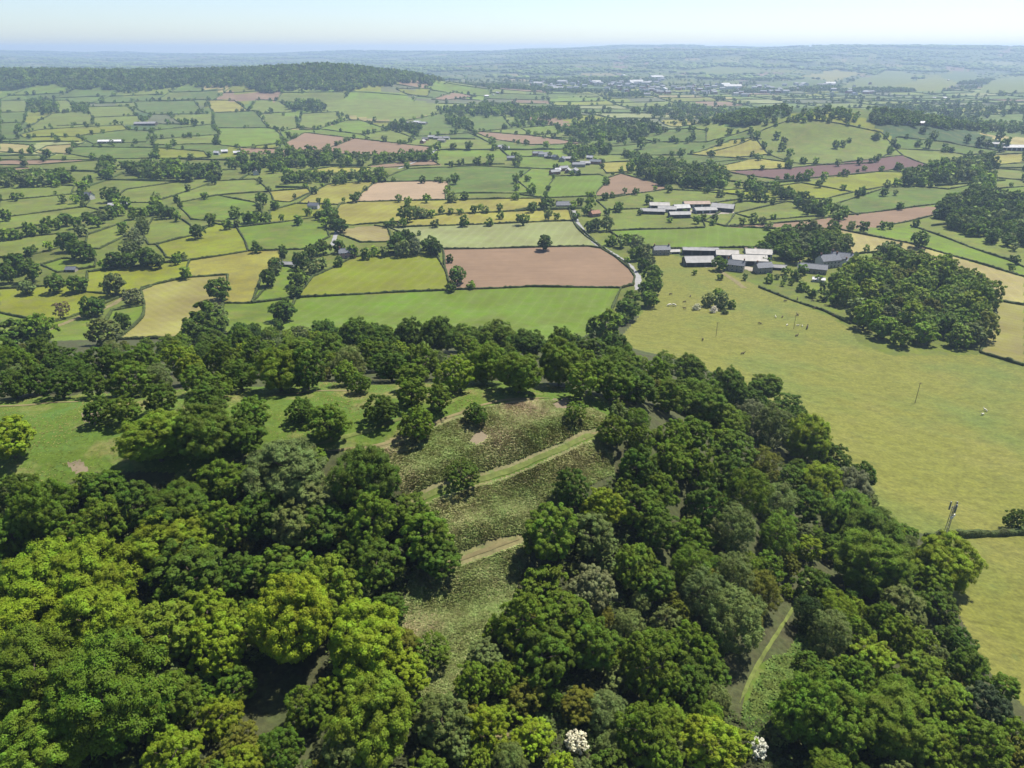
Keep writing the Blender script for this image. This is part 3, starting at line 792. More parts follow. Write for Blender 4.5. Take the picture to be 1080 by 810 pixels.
def trunk_mesh(seed, h0, h1, W, r=.34, nl=7):
    rng = random.Random(seed); m = MB()
    lean = Vector((rng.uniform(-.25, .25), rng.uniform(-.25, .25), 0))
    fork = Vector((lean.x, lean.y, h0 + (h1 - h0) * .18))
    m.tube((0, 0, -1.2), (0, 0, .35), r * 1.7, r * 1.1, 8); m.tube((0, 0, .35), fork, r * 1.1, r * .8, 8)
    top = fork + Vector((rng.uniform(-.6, .6), rng.uniform(-.6, .6), (h1 - h0) * .52))
    m.tube(fork, top, r * .72, r * .18, 6)
    for k in range(nl):
        a = 2 * math.pi * k / nl + rng.uniform(-.3, .3); t = rng.uniform(0, .55)
        s = fork.lerp(top, t)
        e = s + Vector((math.cos(a) * W * .30, math.sin(a) * W * .30, (h1 - h0) * rng.uniform(.1, .3)))
        k1 = s.lerp(e, .5) + Vector((0, 0, -.3 + rng.uniform(0, .5)))
        m.tube(s, k1, r * .45, r * .3, 5); m.tube(k1, e, r * .3, r * .09, 5)
    return m.mesh('trunk', BARK)


# shapes: 12 m wide; detail for the hill wood, lighter ones for the valley
BIG = {}
for k, sd in enumerate((3, 8, 21, 34, 101, 102)):
    BIG['round', k] = (crown_mesh('crown', sd, 34000, 12, 2.0, 12.4, 56, .175), trunk_mesh(sd, 2.2, 12.4, 12))
for k, sd in enumerate((5, 14)):
    BIG['layer', k] = (crown_mesh('crown', sd, 34000, 12, 2.0, 12.2, 62, .18, layered=.5), trunk_mesh(sd, 2.0, 12.2, 12))
for k, sd in enumerate((6, 17)):
    BIG['soft', k] = (crown_mesh('crown', sd, 40000, 12, 1.2, 13.6, 74, .13, tufts=16), trunk_mesh(sd, 1.2, 13.6, 12, .26))
for k, sd in enumerate((9, 27)):
    BIG['bush', k] = (crown_mesh('crown', sd, 11000, 12, .2, 10.0, 40, .32), trunk_mesh(sd, .6, 9, 12, .2))
BIG['open', 0] = (crown_mesh('crown', 12, 7000, 12, 1.5, 12.0, 40, .25, tufts=6), trunk_mesh(12, 1.5, 12, 12, .3, 10))
BIG['blossom', 0] = (crown_mesh('crown', 19, 9000, 12, .6, 11.5, 46, .27), trunk_mesh(19, .6, 11, 12, .22))
# the largest crowns, close below, carry more leaves
for k, sd in enumerate((31, 47, 48)):
    BIG['huge', k] = (crown_mesh('crown', sd, 80000, 12, 2.0, 11.6, 92, .122, tufts=13), trunk_mesh(sd, 2.0, 11.6, 12))
for k, sd in enumerate((59,)):
    BIG['hugelayer', k] = (crown_mesh('crown', sd, 80000, 12, 2.0, 11.4, 92, .122, layered=.45, tufts=13), trunk_mesh(sd, 2.0, 11.4, 12))
MIDT = {}
for k, sd in enumerate((41, 52, 63, 74, 85)):
    MIDT['round', k] = (crown_mesh('crown', sd, 2600, 12, 1.6, 12.6, 34, .72), trunk_mesh(sd, 1.6, 12.6, 12))
for k, sd in enumerate((44, 55)):
    MIDT['soft', k] = (crown_mesh('crown', sd, 2400, 12, 1.0, 13.5, 40, .62), trunk_mesh(sd, 1.0, 13.5, 12, .28))
MIDT['open', 0] = (crown_mesh('crown', 66, 950, 12, 2.5, 13, 26, .55), trunk_mesh(66, 2.5, 13, 12, .3, 10))
MIDT['bush', 0] = (crown_mesh('crown', 77, 2000, 12, .1, 9.5, 30, .8), trunk_mesh(77, .5, 9, 12, .2))
MIDT['tall', 0] = (crown_mesh('crown', 88, 2000, 6.5, 1.0, 15, 34, .55), trunk_mesh(88, 1, 15, 7, .3))
MIDT['blossom', 0] = (crown_mesh('crown', 91, 2200, 12, .2, 10.5, 34, .6), trunk_mesh(91, .5, 10, 12, .22))

TONE = dict(d=(.062, .106, .010), m=(.087, .138, .011), l=(.120, .178, .014), y=(.143, .196, .011), Y=(.158, .216, .013), g=(.113, .147, .040), G=(.155, .180, .082),
            o=(.108, .118, .014), b=(.053, .075, .034), w=(.62, .62, .52), r=(.090, .074, .038), k=(.035, .060, .013))
WORD = dict(d='dark green', m='mid green', l='fresh green', y='yellow-green', Y='bright lime', g='grey-green', G='pale silvery', o='olive', b='bluish dark', w='white blossoming', r='reddish brown', k='blackish green')
ORD = ['first', 'second', 'third', 'fourth', 'fifth', 'sixth', 'seventh', 'eighth', 'ninth', 'tenth', 'eleventh', 'twelfth', 'thirteenth', 'fourteenth', 'fifteenth', 'sixteenth', 'seventeenth', 'eighteenth', 'nineteenth', 'twentieth']
ORD += ['twenty-' + o for o in ORD[:9]] + ['thirtieth'] + ['thirty-' + o for o in ORD[:9]] + ['fortieth'] + ['forty-' + o for o in ORD[:9]] + ['fiftieth']
TREES = []          # (root, x pixel, y pixel, prefix of its label)


def locate(px, py, w, hk=.62, asp=1.06):
    """base points, crown widths of trees whose crowns sit at pixels px, py with w pixels of width"""
    px = np.asarray(px, float); py = np.asarray(py, float); w = np.asarray(w, float)
    up = np.full(px.shape, 6.0)
    for _ in range(4):
        p = at(px, py, up)
        q = p.copy(); q[:, 2] += up
        W = w * depth(q) / FPX
        up = W * asp * hk
    return p, W


def plant(kind, shapes, shape, tone, p, W, hs=1.0, name='woodland_tree', jit=.12):
    if shapes is BIG and W > 12.5: shape = {'round': 'huge', 'layer': 'hugelayer'}.get(shape, shape)
    keys = [k for k in shapes if k[0] == shape] or [k for k in shapes if k[0] == 'round']
    cm, tm = shapes[random.choice(keys)]
    e = empty(name, (p[0], p[1], p[2] - .1), random.uniform(0, 6.28))
    s = W / 12 * 1.02
    e.scale = (s * random.uniform(.88, 1.12), s * random.uniform(.88, 1.12), s * hs)
    c = np.array(TONE[tone]) * random.uniform(1 - jit, 1 + jit) * np.array([random.uniform(.93, 1.07), 1, random.uniform(.9, 1.1)])
    o = obj('trunk', tm, e)
    o = obj('crown', cm, e); o.color = (*c, 1)
    return e


# the hill wood, crown by crown: x, y, width in pixels, tone, shape
r_, l_, s_, b_, o_, w_ = 'round', 'layer', 'soft', 'bush', 'open', 'blossom'
WOOD = [
 (13,403,38,'d',r_),(37,397,40,'d',r_),(63,403,38,'d',r_),(20,380,36,'m',r_),(43,373,38,'d',r_),(80,380,40,'d',r_),(110,380,40,'d',r_),(133,397,45,'m',r_),(167,397,32,'g',s_),(147,378,38,'m',r_),(187,377,38,'y',r_),
 (207,397,38,'m',r_),(233,380,40,'m',r_),(253,395,36,'d',r_),(293,387,55,'l',r_),(323,390,45,'d',r_),(230,404,34,'m',r_),(100,403,34,'d',r_),(5,372,36,'d',r_),(270,372,40,'m',r_),(180,362,36,'m',r_),(222,360,34,'d',r_),(255,360,36,'m',r_),(310,365,42,'m',r_),(345,362,40,'m',r_),
 (103,430,34,'d',r_),(130,430,36,'m',r_),(168,417,40,'d',r_),(217,419,44,'d',r_),(265,432,44,'m',r_),(163,454,72,'l',r_),(213,450,74,'d',r_),(253,456,52,'d',r_),(8,457,58,'y',r_),(317,430,33,'d',r_),(347,441,46,'m',r_),
 (303,484,85,'g',l_),(233,505,55,'m',l_),(110,512,50,'d',r_),(187,527,75,'d',r_),(40,537,78,'m',r_),(140,530,52,'d',r_),(327,522,62,'g',l_),(180,562,78,'y',r_),(110,550,60,'m',r_),(10,562,55,'m',r_),(80,568,55,'m',r_),(233,555,54,'m',r_),(273,542,55,'d',l_),(310,556,55,'g',r_),(340,550,58,'d',l_),
 (370,383,36,'g',s_),(395,372,42,'m',r_),(412,382,44,'d',r_),(443,380,44,'m',r_),(480,391,46,'y',r_),(510,380,52,'m',r_),(547,388,56,'m',r_),(590,382,52,'m',r_),(613,401,45,'l',r_),(643,398,50,'m',r_),(655,378,46,'m',r_),(673,404,46,'d',r_),(693,395,44,'l',r_),(707,415,46,'m',r_),
 (400,355,42,'d',r_),(432,352,40,'d',r_),(462,352,42,'d',r_),(492,352,40,'m',r_),(525,352,38,'m',r_),(558,357,40,'d',r_),(592,362,38,'m',r_),(622,366,40,'d',r_),(650,362,38,'d',r_),(375,350,38,'m',r_),(340,348,34,'d',r_),
 (402,428,37,'d',r_),(433,411,34,'m',r_),(463,416,37,'m',r_),(440,443,43,'m',r_),(502,434,27,'d',r_),(607,431,26,'m',o_),(488,494,40,'d',o_),(602,514,44,'d',r_),(647,451,38,'m',r_),(677,464,34,'m',r_),
 (387,503,75,'d',l_),(393,548,65,'m',r_),(450,558,62,'m',r_),(672,490,44,'d',r_),(695,513,50,'m',r_),(635,530,50,'y',r_),(580,562,64,'m',r_),(627,559,56,'g',r_),(675,533,50,'m',r_),(695,560,50,'d',r_),(709,487,44,'m',r_),(712,460,42,'l',r_),
 (740,419,52,'m',r_),(728,384,44,'m',r_),(767,405,46,'d',r_),(762,438,46,'m',r_),(792,420,36,'d',r_),(793,441,32,'G',s_),(733,454,50,'m',r_),(773,468,50,'m',r_),(813,454,38,'g',s_),(853,462,56,'y',l_),(737,493,46,'m',r_),(770,500,46,'d',r_),(803,494,42,'o',s_),(832,500,38,'d',r_),(863,504,52,'y',l_),(897,512,50,'G',r_),(913,500,28,'d',r_),
 (787,524,46,'m',s_),(818,533,44,'g',s_),(742,533,48,'d',r_),(897,542,62,'m',l_),(922,562,68,'d',l_),(773,560,50,'g',s_),(822,562,50,'m',s_),(850,535,44,'d',r_),(1071,547,26,'d',r_),(830,425,36,'d',r_),(808,405,34,'m',r_),(880,480,40,'d',r_),(840,440,34,'d',r_),
 (40,605,112,'y',l_),(92,612,90,'y',l_),(28,660,98,'y',l_),(100,655,92,'y',l_),(173,660,82,'l',l_),(217,645,70,'y',r_),(227,682,66,'y',r_),(33,715,112,'m',l_),(105,735,130,'m',l_),(183,735,72,'m',r_),(230,757,46,'y',r_),(43,785,105,'l',r_),(180,800,62,'y',r_),(250,605,48,'d',r_),(200,600,76,'d',r_),(293,597,70,'m',r_),(310,655,100,'Y',r_),(345,625,70,'l',r_),(352,733,40,'y',r_),(262,804,62,'y',r_),
 (367,590,44,'d',r_),(396,592,60,'d',r_),(460,585,50,'d',r_),(385,675,92,'Y',r_),(423,705,56,'y',r_),(410,638,38,'d',r_),(457,680,46,'m',o_),(395,762,100,'l',r_),(292,792,58,'d',r_),(325,745,50,'m',r_),(372,800,70,'g',r_),(513,765,56,'Y',r_),(560,772,48,'Y',r_),(552,655,66,'m',r_),(593,650,76,'m',r_),(573,687,72,'d',r_),(625,682,62,'m',r_),(530,715,40,'m',r_),(623,615,56,'G',r_),(670,597,52,'m',r_),(690,612,46,'d',r_),(687,700,80,'m',r_),(610,742,42,'o',r_),(638,750,42,'g',s_),(677,772,76,'m',r_),(697,800,50,'m',r_),(505,803,36,'l',r_),(590,806,32,'Y',r_),(660,660,36,'g',s_),  # includes one dark tree added to fill the deep shade of a canopy gap
 (730,597,50,'m',s_),(740,627,52,'g',s_),(770,617,48,'g',s_),(773,655,64,'g',s_),(802,625,46,'o',s_),(808,597,38,'m',r_),(727,682,60,'m',r_),(746,705,52,'d',r_),(725,720,56,'d',r_),(748,780,70,'Y',r_),(852,652,36,'k',s_),(873,672,46,'g',s_),(903,642,30,'l',r_),(905,667,38,'m',r_),(930,652,40,'m',r_),(950,669,44,'l',r_),(920,592,78,'m',l_),(938,612,56,'d',l_),(953,638,50,'g',l_),(997,592,62,'y',r_),(991,634,44,'d',r_),(922,695,46,'Y',r_),(972,704,46,'l',l_),(858,750,92,'m',r_),(882,770,80,'m',r_),(940,755,92,'m',l_),(1000,735,62,'l',r_),(1018,703,44,'m',r_),(1010,675,40,'d',r_),(1040,742,56,'b',r_),(1033,785,62,'m',r_),(1070,772,40,'l',r_),(980,787,56,'l',r_),(900,715,48,'m',r_),(888,704,46,'l',b_),(860,620,40,'d',r_),(1060,725,30,'m',r_),
]
HAW = [(607,778,26,'w',w_),(800,785,24,'w',w_)]
REGION = [('on the far brow', lambda x, y: y < 408 and x < 560), ('behind the bare earth patch', lambda x, y: y < 412 and x < 720),
 ('on the hilltop turf', lambda x, y: y < 470 and x < 520 and (x < 290 or x > 300)), ('below the left turf', lambda x, y: x < 360 and y < 580), ('in the near corner', lambda x, y: x < 260),
 ('left of the bracken slope', lambda x, y: x < 480), ('at the bracken foot', lambda x, y: x < 560 and y > 740), ('on the bracken slope', lambda x, y: x < 520), ('right of the bracken slope', lambda x, y: x < 720 and y < 600),
 ('below the bracken slope', lambda x, y: x < 720), ('along the grazed meadow edge', lambda x, y: x > 835 and y < 600 or x > 960 and y < 720), ('on the steep wooded flank', lambda x, y: y < 600),
 ('beside the woodland path', lambda x, y: x < 870 and y < 720), ('near the lower meadow', lambda x, y: x > 870 and y < 720), ('along the bottom edge', lambda x, y: True)]
def region(x, y):
    for n, f in REGION:
        if f(x, y): return n

SHN = {r_: 'rounded', l_: 'layered', s_: 'feathery', b_: 'low bushy', o_: 'thin open'}
pp, WW = locate([t[0] for t in WOOD], [t[1] for t in WOOD], [t[2] * .95 for t in WOOD], .60, .90)
placed = []
for t, p, W in zip(WOOD, pp, WW):
    hs = random.uniform(.76, 1.04) * (1.12 if t[4] == s_ else 1)
    if 395 < t[1] < 470 and t[0] < 520: hs = .84
    if t[:2] in ((310,655),(395,762),(352,733),(345,625)): hs = 1.1
    e = plant('w', BIG, t[4], t[3], p, W, hs)
    placed.append((p[0], p[1], W))
    TREES.append((e, t[0], t[1], f'{SHN[t[4]]} {WORD[t[3]]} tree {region(t[0], t[1])}', 'trees of the hill wood'))
for t, p, W in zip(HAW, *locate([t[0] for t in HAW], [t[1] for t in HAW], [t[2] for t in HAW])):
    e = plant('w', BIG, 'blossom', 'w', p, W, .95, 'hawthorn_bush', .02)
    placed.append((p[0], p[1], W))
    TREES.append((e, t[0], t[1], 'white blossoming hawthorn at the wood bottom', 'hawthorns in bloom'))

# gaps in the canopy are filled with smaller trees
WPOLY = [(-30,368),(200,352),(330,342),(480,338),(560,345),(640,354),(700,378),(780,404),(835,438),(885,482),(925,535),(975,580),(1010,640),(1045,715),(1080,745),(1080,830),(-30,830),(-30,505)]
WHOLES = [[(-30,412),(75,408),(330,400),(560,402),(600,412),(648,428),(655,445),(652,500),(606,540),(570,590),(545,620),(520,640),(500,700),(480,745),(428,745),(428,650),(440,600),(480,570),(430,530),(430,520),(395,482),(350,474),(290,466),(205,492),(100,496),(60,512),(-30,512)],
          [(870,594),(866,640),(850,665),(835,720),(812,745),(775,752),(772,735),(800,690),(838,620),(848,594)], [(255,680),(300,690),(335,690),(335,800),(265,790)], [(455,765),(600,765),(600,790),(455,790)]]
PTHPX = np.array([(np.interp(t, range(9), q0), np.interp(t, range(9), q1)) for q0, q1 in [((858, 856, 846, 838, 826, 815, 803, 790, 780), (592, 606, 622, 640, 658, 676, 694, 718, 742))] for t in np.linspace(0, 8, 33)])
def onpath(x, y, wpx): return bool((np.hypot(PTHPX[:, 0] - x, (PTHPX[:, 1] - y)) < wpx * .55 + 2).any())
def inpoly(x, y, poly): return bool(inside(np.array([float(x)]), np.array([float(y)]), np.array(poly, float))[0])
fillers = []
for _ in range(2600):
    x, y = random.uniform(-25, 1085), random.uniform(345, 825)
    if inpoly(x, y, WPOLY) and not any(inpoly(x, y, h) for h in WHOLES): fillers.append((x, y))
fw = np.array([random.uniform(6.0, 9.5) for _ in fillers])
fp = at([f[0] for f in fillers], [f[1] for f in fillers], 4.5)
nf = 0
for (x, y), p, W in zip(fillers, fp, fw):
    if nf >= 105: break
    if onpath(x, y, W * FPX / depth(p)): continue
    if any((p[0] - a) ** 2 + (p[1] - b) ** 2 < (.40 * (W + c)) ** 2 for a, b, c in placed): continue
    sh = random.choice([r_, r_, r_, s_, b_]); tn = random.choice('ddmmmlgy')
    e = plant('w', BIG, sh, tn, p, W, random.uniform(.8, .95)); nf += 1
    placed.append((p[0], p[1], W))
    TREES.append((e, x, y, f'{SHN[sh]} {WORD[tn]} tree {region(x, y)}', 'trees of the hill wood'))
print('wood', len(TREES), 'fill', nf)
# shrubs of the understorey close the canopy
shr = []
for _ in range(5200):
    x, y = random.uniform(-25, 1085), random.uniform(345, 825)
    if inpoly(x, y, WPOLY) and not any(inpoly(x, y, h) for h in WHOLES): shr.append((x, y))
sw = np.array([random.uniform(3.6, 6.4) for _ in shr]); sp_ = at([f[0] for f in shr], [f[1] for f in shr], 2.0); ns = 0
for (x, y), p, W in zip(shr, sp_, sw):
    if ns >= 240: break
    if onpath(x, y, W * FPX / depth(p)): continue
    if any((p[0] - a) ** 2 + (p[1] - b) ** 2 < (.30 * (W + c)) ** 2 for a, b, c in placed): continue
    sh = random.choice([b_, b_, r_, s_]); tn = random.choice('dmmlgo')
    e = plant('w', BIG, sh, tn, p, W, random.uniform(.75, 1.0), 'woodland_shrub'); ns += 1
    placed.append((p[0], p[1], W))
    TREES.append((e, x, y, f'{SHN[sh]} {WORD[tn]} shrub {region(x, y)}', 'shrubs between the wood trees'))
print('shrubs', ns)

# ------------------------------------------------------------------ bracken and undergrowth: nobody could count these
def scatter(name, poly, n, hgt, cols, seed, holes=()):
    rng = np.random.default_rng(seed)
    W = at([p[0] for p in poly], [p[1] for p in poly])[:, :2]
    hw = [at([p[0] for p in q], [p[1] for p in q])[:, :2] for q in holes]
    lo, hi = W.min(0), W.max(0)
    P = rng.uniform(lo, hi, (n * 3, 2)); ok = inside(P[:, 0], P[:, 1], W)
    for q in hw: ok &= ~inside(P[:, 0], P[:, 1], q)
    for k in range(len(PATHS)):
        d = np.hypot(P[:, None, 0] - PATHS[k][None, :, 0], P[:, None, 1] - PATHS[k][None, :, 1]).min(1); ok &= d > PATHW[k]
    P = P[ok][:n]
    z = H(P[:, 0], P[:, 1])
    # each plant: seven arching fronds
    clump = .5 + .5 * np.sin(P[:, 0] / 4.7 + 1.3 * np.sin(P[:, 1] / 6)) * np.sin(P[:, 1] / 5.3)
    V = []; Cc = []
    cols = np.array(cols)
    cid = np.clip((.5 * clump + .35 * (.5 + .5 * np.sin(P[:, 0] / 11 + 2 * np.sin(P[:, 1] / 15))) + rng.uniform(0, .38, len(P))) * len(cols), 0, len(cols) - 1).astype(int)
    base = np.c_[P, z - .05]
    for k in range(7):
        a = rng.uniform(0, 6.28, len(P)); h = hgt * rng.uniform(.55, 1.2, len(P)) * (.7 + .6 * clump); w = .16 * hgt * rng.uniform(.8, 1.4, len(P)) / .9 + .04
        dx, dy = np.cos(a), np.sin(a)
        tip = base + np.c_[dx * h * .8, dy * h * .8, h * rng.uniform(.3, .7, len(P))]
        mid = base + np.c_[dx * h * .42, dy * h * .42, h * .55]
        l = mid + np.c_[-dy * w, dx * w, -.06 + 0 * w]; r = mid + np.c_[dy * w, -dx * w, -.06 + 0 * w]
        V.append(np.stack([base, r, tip, l], 1)); Cc.append(np.repeat(cols[cid] * rng.uniform(.8, 1.2, (len(P), 1)), 4, 0))
    V = np.concatenate(V).reshape(-1, 3)
    o = obj(name, mesh_np(name, V, np.arange(len(V)).reshape(-1, 4), LEAF_FAR, False, np.concatenate(Cc)))
    return tag(o, kind='stuff')


PATHS, PATHW = [], []
for o in list(COL.objects):
    if o.name.split('.')[0] == 'path':
        c = np.array([v.co[:2] for v in o.data.vertices]); PATHS.append(c); PATHW.append(1.1)
BRK = [(.37,.28,.19),(.32,.28,.15),(.25,.265,.11),(.20,.24,.085),(.165,.215,.062),(.27,.27,.12)]
scatter('bracken', ZONES[1][2], 56000, .45, BRK, 5, [[(500,458),(508,454),(515,459),(511,466),(502,469),(494,466)], [(432,533),(500,507),(560,485),(636,456),(640,459),(560,491),(500,511),(440,536)], [(582,426),(592,422),(606,428),(600,432),(586,431)]])
scatter('undergrowth', [(785,735),(800,700),(830,690),(850,655),(870,605),(868,650),(850,720),(815,790),(780,780)], 3500, .8, [(.09,.15,.03),(.12,.17,.04),(.07,.12,.025)], 6)
scatter('undergrowth', [(-30,515),(430,520),(440,600),(430,745),(540,640),(650,500),(700,600),(780,760),(1000,700),(1060,830),(-30,830)], 16000, .9, [(.05,.085,.02),(.07,.10,.025),(.06,.07,.03)], 7, [ZONES[1][2], [(250,670),(345,670),(345,806),(258,800)]])
scatter('rough_grass', ZONES[0][2], 8000, .24, [(.12,.20,.03),(.15,.21,.035),(.22,.20,.07)], 8, [ZONES[1][2]])
# ------------------------------------------------------------------ valley trees
VT = [(229,299,28,'d',r_),(195,286,13,'g',s_),(186,272,11,'d',r_),(206,240,18,'d',r_),(222,229,14,'d',r_),(239,234,12,'d',r_),(247,221,14,'d',r_),(260,226,14,'d',r_),(268,227,12,'d',r_),(64,325,18,'r',o_),(96,317,27,'d',r_),(139,308,22,'G',s_),(119,296,25,'g',r_),(80,294,22,'d',r_),(56,295,22,'d',r_),(26,299,18,'g',r_),(106,299,5,'k','tall'),
 (107,341,36,'g',s_),(129,336,18,'d',r_),(12,344,36,'d',r_),(38,343,34,'m',r_),(50,258,10,'g',s_),(34,260,9,'r',o_),(70,251,22,'d',r_),(82,258,26,'d',r_),(92,264,18,'d',r_),(30,281,26,'d',r_),(15,275,24,'d',r_),(5,286,20,'d',r_),(140,247,22,'G',s_),(150,236,16,'g',s_),(135,258,20,'g',s_),(148,230,14,'g',r_),(152,266,24,'d',r_),(165,273,16,'d',r_),(120,270,20,'d',r_),(135,271,18,'m',r_),(108,276,12,'m',r_),
 (215,334,38,'d',r_),(225,325,26,'g',s_),(203,347,28,'d',r_),(232,338,20,'g',r_),(254,348,22,'d',r_),(268,346,16,'m',r_),(190,353,22,'m',b_),(68,228,16,'d',r_),(80,232,14,'d',r_),(45,238,14,'d',r_),(30,240,14,'d',r_),(15,243,14,'d',r_),(57,233,14,'d',r_),(92,226,16,'d',r_),(105,225,16,'g',r_),(115,222,14,'d',r_),(125,218,14,'d',r_),(85,240,14,'d',r_),(5,244,14,'d',r_),(100,232,12,'g',r_),
 (115,200,20,'d',r_),(120,207,14,'d',r_),(85,204,12,'d',r_),(78,208,10,'d',r_),(65,208,10,'d',r_),(164,206,11,'d',r_),(172,220,16,'d',r_),(160,218,14,'d',r_),(180,221,14,'d',r_),(186,227,10,'d',r_),(150,222,12,'d',r_),(5,225,12,'d',r_),(225,188,10,'d',r_),(132,212,12,'d',r_),(140,222,14,'d',r_),
 (282,289,20,'d',r_),(298,265,11,'d',r_),(316,272,18,'d',r_),(330,278,15,'g',s_),(340,276,13,'d',r_),(328,263,16,'d',r_),(340,258,16,'m',r_),(357,258,14,'g',s_),(313,288,22,'d',r_),(311,303,16,'d',r_),(296,321,28,'d',r_),(300,329,14,'d',r_),(293,341,15,'d',r_),(357,274,11,'d',r_),(418,253,22,'d',r_),(430,248,18,'d',r_),(420,246,14,'d',r_),(437,257,18,'G',s_),(425,259,18,'g',s_),(453,253,22,'d',r_),(459,259,16,'d',r_),(395,262,12,'g',r_),(405,263,12,'l',r_),(385,265,13,'d',r_),(372,262,14,'m',r_),(442,245,5,'k','tall'),
 (482,287,20,'d',r_),(474,271,9,'d',r_),(476,300,12,'d',b_),(275,206,15,'d',r_),(289,214,11,'d',r_),(265,227,14,'d',r_),(278,227,12,'d',r_),(324,221,10,'d',r_),(335,226,9,'G',r_),(345,222,16,'d',r_),(352,229,18,'d',r_),(358,235,16,'d',r_),(345,215,12,'d',r_),(314,230,11,'d',r_),(429,221,20,'d',r_),(430,211,10,'g',s_),(440,221,14,'d',r_),(447,222,12,'g',r_),(455,223,10,'d',r_),(459,233,10,'r',o_),(489,231,12,'d',r_),(516,231,11,'d',r_),(465,220,8,'d',r_),(475,221,8,'d',r_),(485,221,8,'d',r_),(500,219,9,'m',r_),(507,218,8,'d',r_),(450,207,10,'d',r_),(476,204,14,'d',r_),(490,204,10,'d',r_),(465,188,7,'d',r_),(480,187,11,'d',r_),(413,232,10,'d',r_),
 (575,253,17,'d',r_),(578,225,11,'o',r_),(587,226,9,'o',r_),(563,216,9,'d',r_),(580,212,12,'d',r_),(590,213,8,'d',r_),(561,197,12,'d',r_),(544,204,10,'d',r_),(556,186,8,'d',r_),(544,187,9,'d',r_),(640,189,9,'d',r_),(623,204,12,'d',r_),(612,210,10,'d',r_),(622,213,12,'d',r_),(605,214,10,'d',r_),(608,227,9,'d',r_),(620,219,12,'d',r_),(628,233,16,'d',r_),(640,233,16,'g',r_),(622,237,12,'d',r_),(528,225,9,'d',r_),(527,218,8,'d',r_),
 (645,250,14,'d',r_),(655,252,14,'d',r_),(663,248,14,'g',r_),(672,254,16,'g',s_),(680,262,18,'g',s_),(670,266,14,'d',r_),(685,272,16,'g',r_),(678,277,14,'d',r_),(688,287,20,'m',r_),(690,298,20,'m',r_),(680,300,18,'d',r_),(637,340,38,'m',r_),(662,322,26,'d',r_),(667,310,20,'m',r_),(685,310,22,'m',r_),(693,285,16,'d',r_),(655,331,18,'m',b_),
 (671,200,8,'d',r_),(684,209,10,'d',r_),(659,200,6,'r',o_),(691,197,6,'r',o_),(706,197,9,'d',r_),(760,201,10,'d',r_),(781,206,10,'d',r_),(792,205,10,'d',r_),(800,206,10,'d',r_),(807,207,9,'d',r_),(783,231,9,'d',r_),(795,230,10,'d',r_),(805,230,10,'d',r_),(760,275,16,'m',r_),(792,263,9,'d',r_),(806,257,18,'d',r_),
 (910,199,10,'d',r_),(905,203,8,'d',r_),(933,200,10,'d',r_),(945,202,6,'d',r_),(950,215,9,'d',r_),(972,248,21,'d',r_),(912,236,13,'d',r_),(932,235,10,'d',r_),(898,237,9,'g',r_),(940,236,8,'d',r_),(1071,271,12,'d',r_),(1071,258,10,'d',r_),(977,273,16,'r',s_),(1027,296,14,'r',s_),(1048,306,14,'g',s_),(895,263,8,'k','tall'),(903,268,7,'k','tall'),
 (748,313,16,'g',s_),(762,314,18,'g',s_),(758,306,12,'d',r_),(772,319,10,'g',s_),(847,298,14,'d',r_),(857,306,12,'m',r_),(870,308,14,'d',r_),(882,313,14,'m',r_),(820,290,7,'m',r_),(828,292,7,'m',r_),(835,296,7,'m',r_),(826,298,6,'l',r_),(842,292,7,'m',r_),(735,230,9,'d',r_),(742,228,8,'d',r_),(752,232,8,'d',r_),
 (820,141,8,'d',r_),(827,146,8,'d',r_),(825,153,9,'d',r_),(833,160,9,'d',r_),(882,151,8,'d',r_),(890,149,8,'d',r_),(896,146,6,'d',r_),(861,168,8,'d',r_),(884,170,8,'d',r_),(892,180,9,'d',r_),(912,176,6,'d',r_),(931,176,5,'d',r_),(947,174,8,'d',r_),(834,175,5,'d',r_),(820,187,6,'d',r_),(836,187,6,'d',r_),(925,140,10,'d',r_),(986,140,10,'d',r_),(974,135,8,'d',r_),(980,150,9,'d',r_),(969,149,8,'d',r_),(997,152,7,'d',r_),(1035,147,12,'d',r_),(1044,150,9,'d',r_),(1055,142,10,'d',r_),(1062,149,12,'d',r_),(1021,145,8,'d',r_),
 (760,147,9,'d',r_),(770,136,8,'d',r_),(799,140,9,'d',r_),(751,161,7,'d',r_),(749,169,9,'d',r_),(733,170,7,'d',r_),(719,160,9,'d',r_),(709,161,7,'d',r_),(690,170,8,'d',r_),(676,166,7,'d',r_),(801,163,9,'d',r_),(754,183,12,'d',r_),(676,149,12,'d',r_),(710,144,8,'d',r_),(731,142,8,'d',r_),(576,151,8,'d',r_)]
VT += [(812,292,10,'m',r_),(830,283,11,'d',r_),(838,288,10,'m',r_),(847,282,12,'d',r_),(808,273,10,'d',r_),(786,291,7,'m',b_),(760,290,8,'l',b_),(864,291,9,'m',r_),(880,293,12,'d',r_),(868,300,10,'m',r_),(890,297,12,'m',r_),(905,291,14,'d',r_),(725,263,7,'d',r_),(707,230,7,'d',r_),(754,229,8,'m',r_),(675,222,7,'d',b_),(733,286,6,'l',b_)]
VHAW = [(735,321,9,'w','blossom'),(753,324,9,'w','blossom'),(765,326,8,'g','bush')]
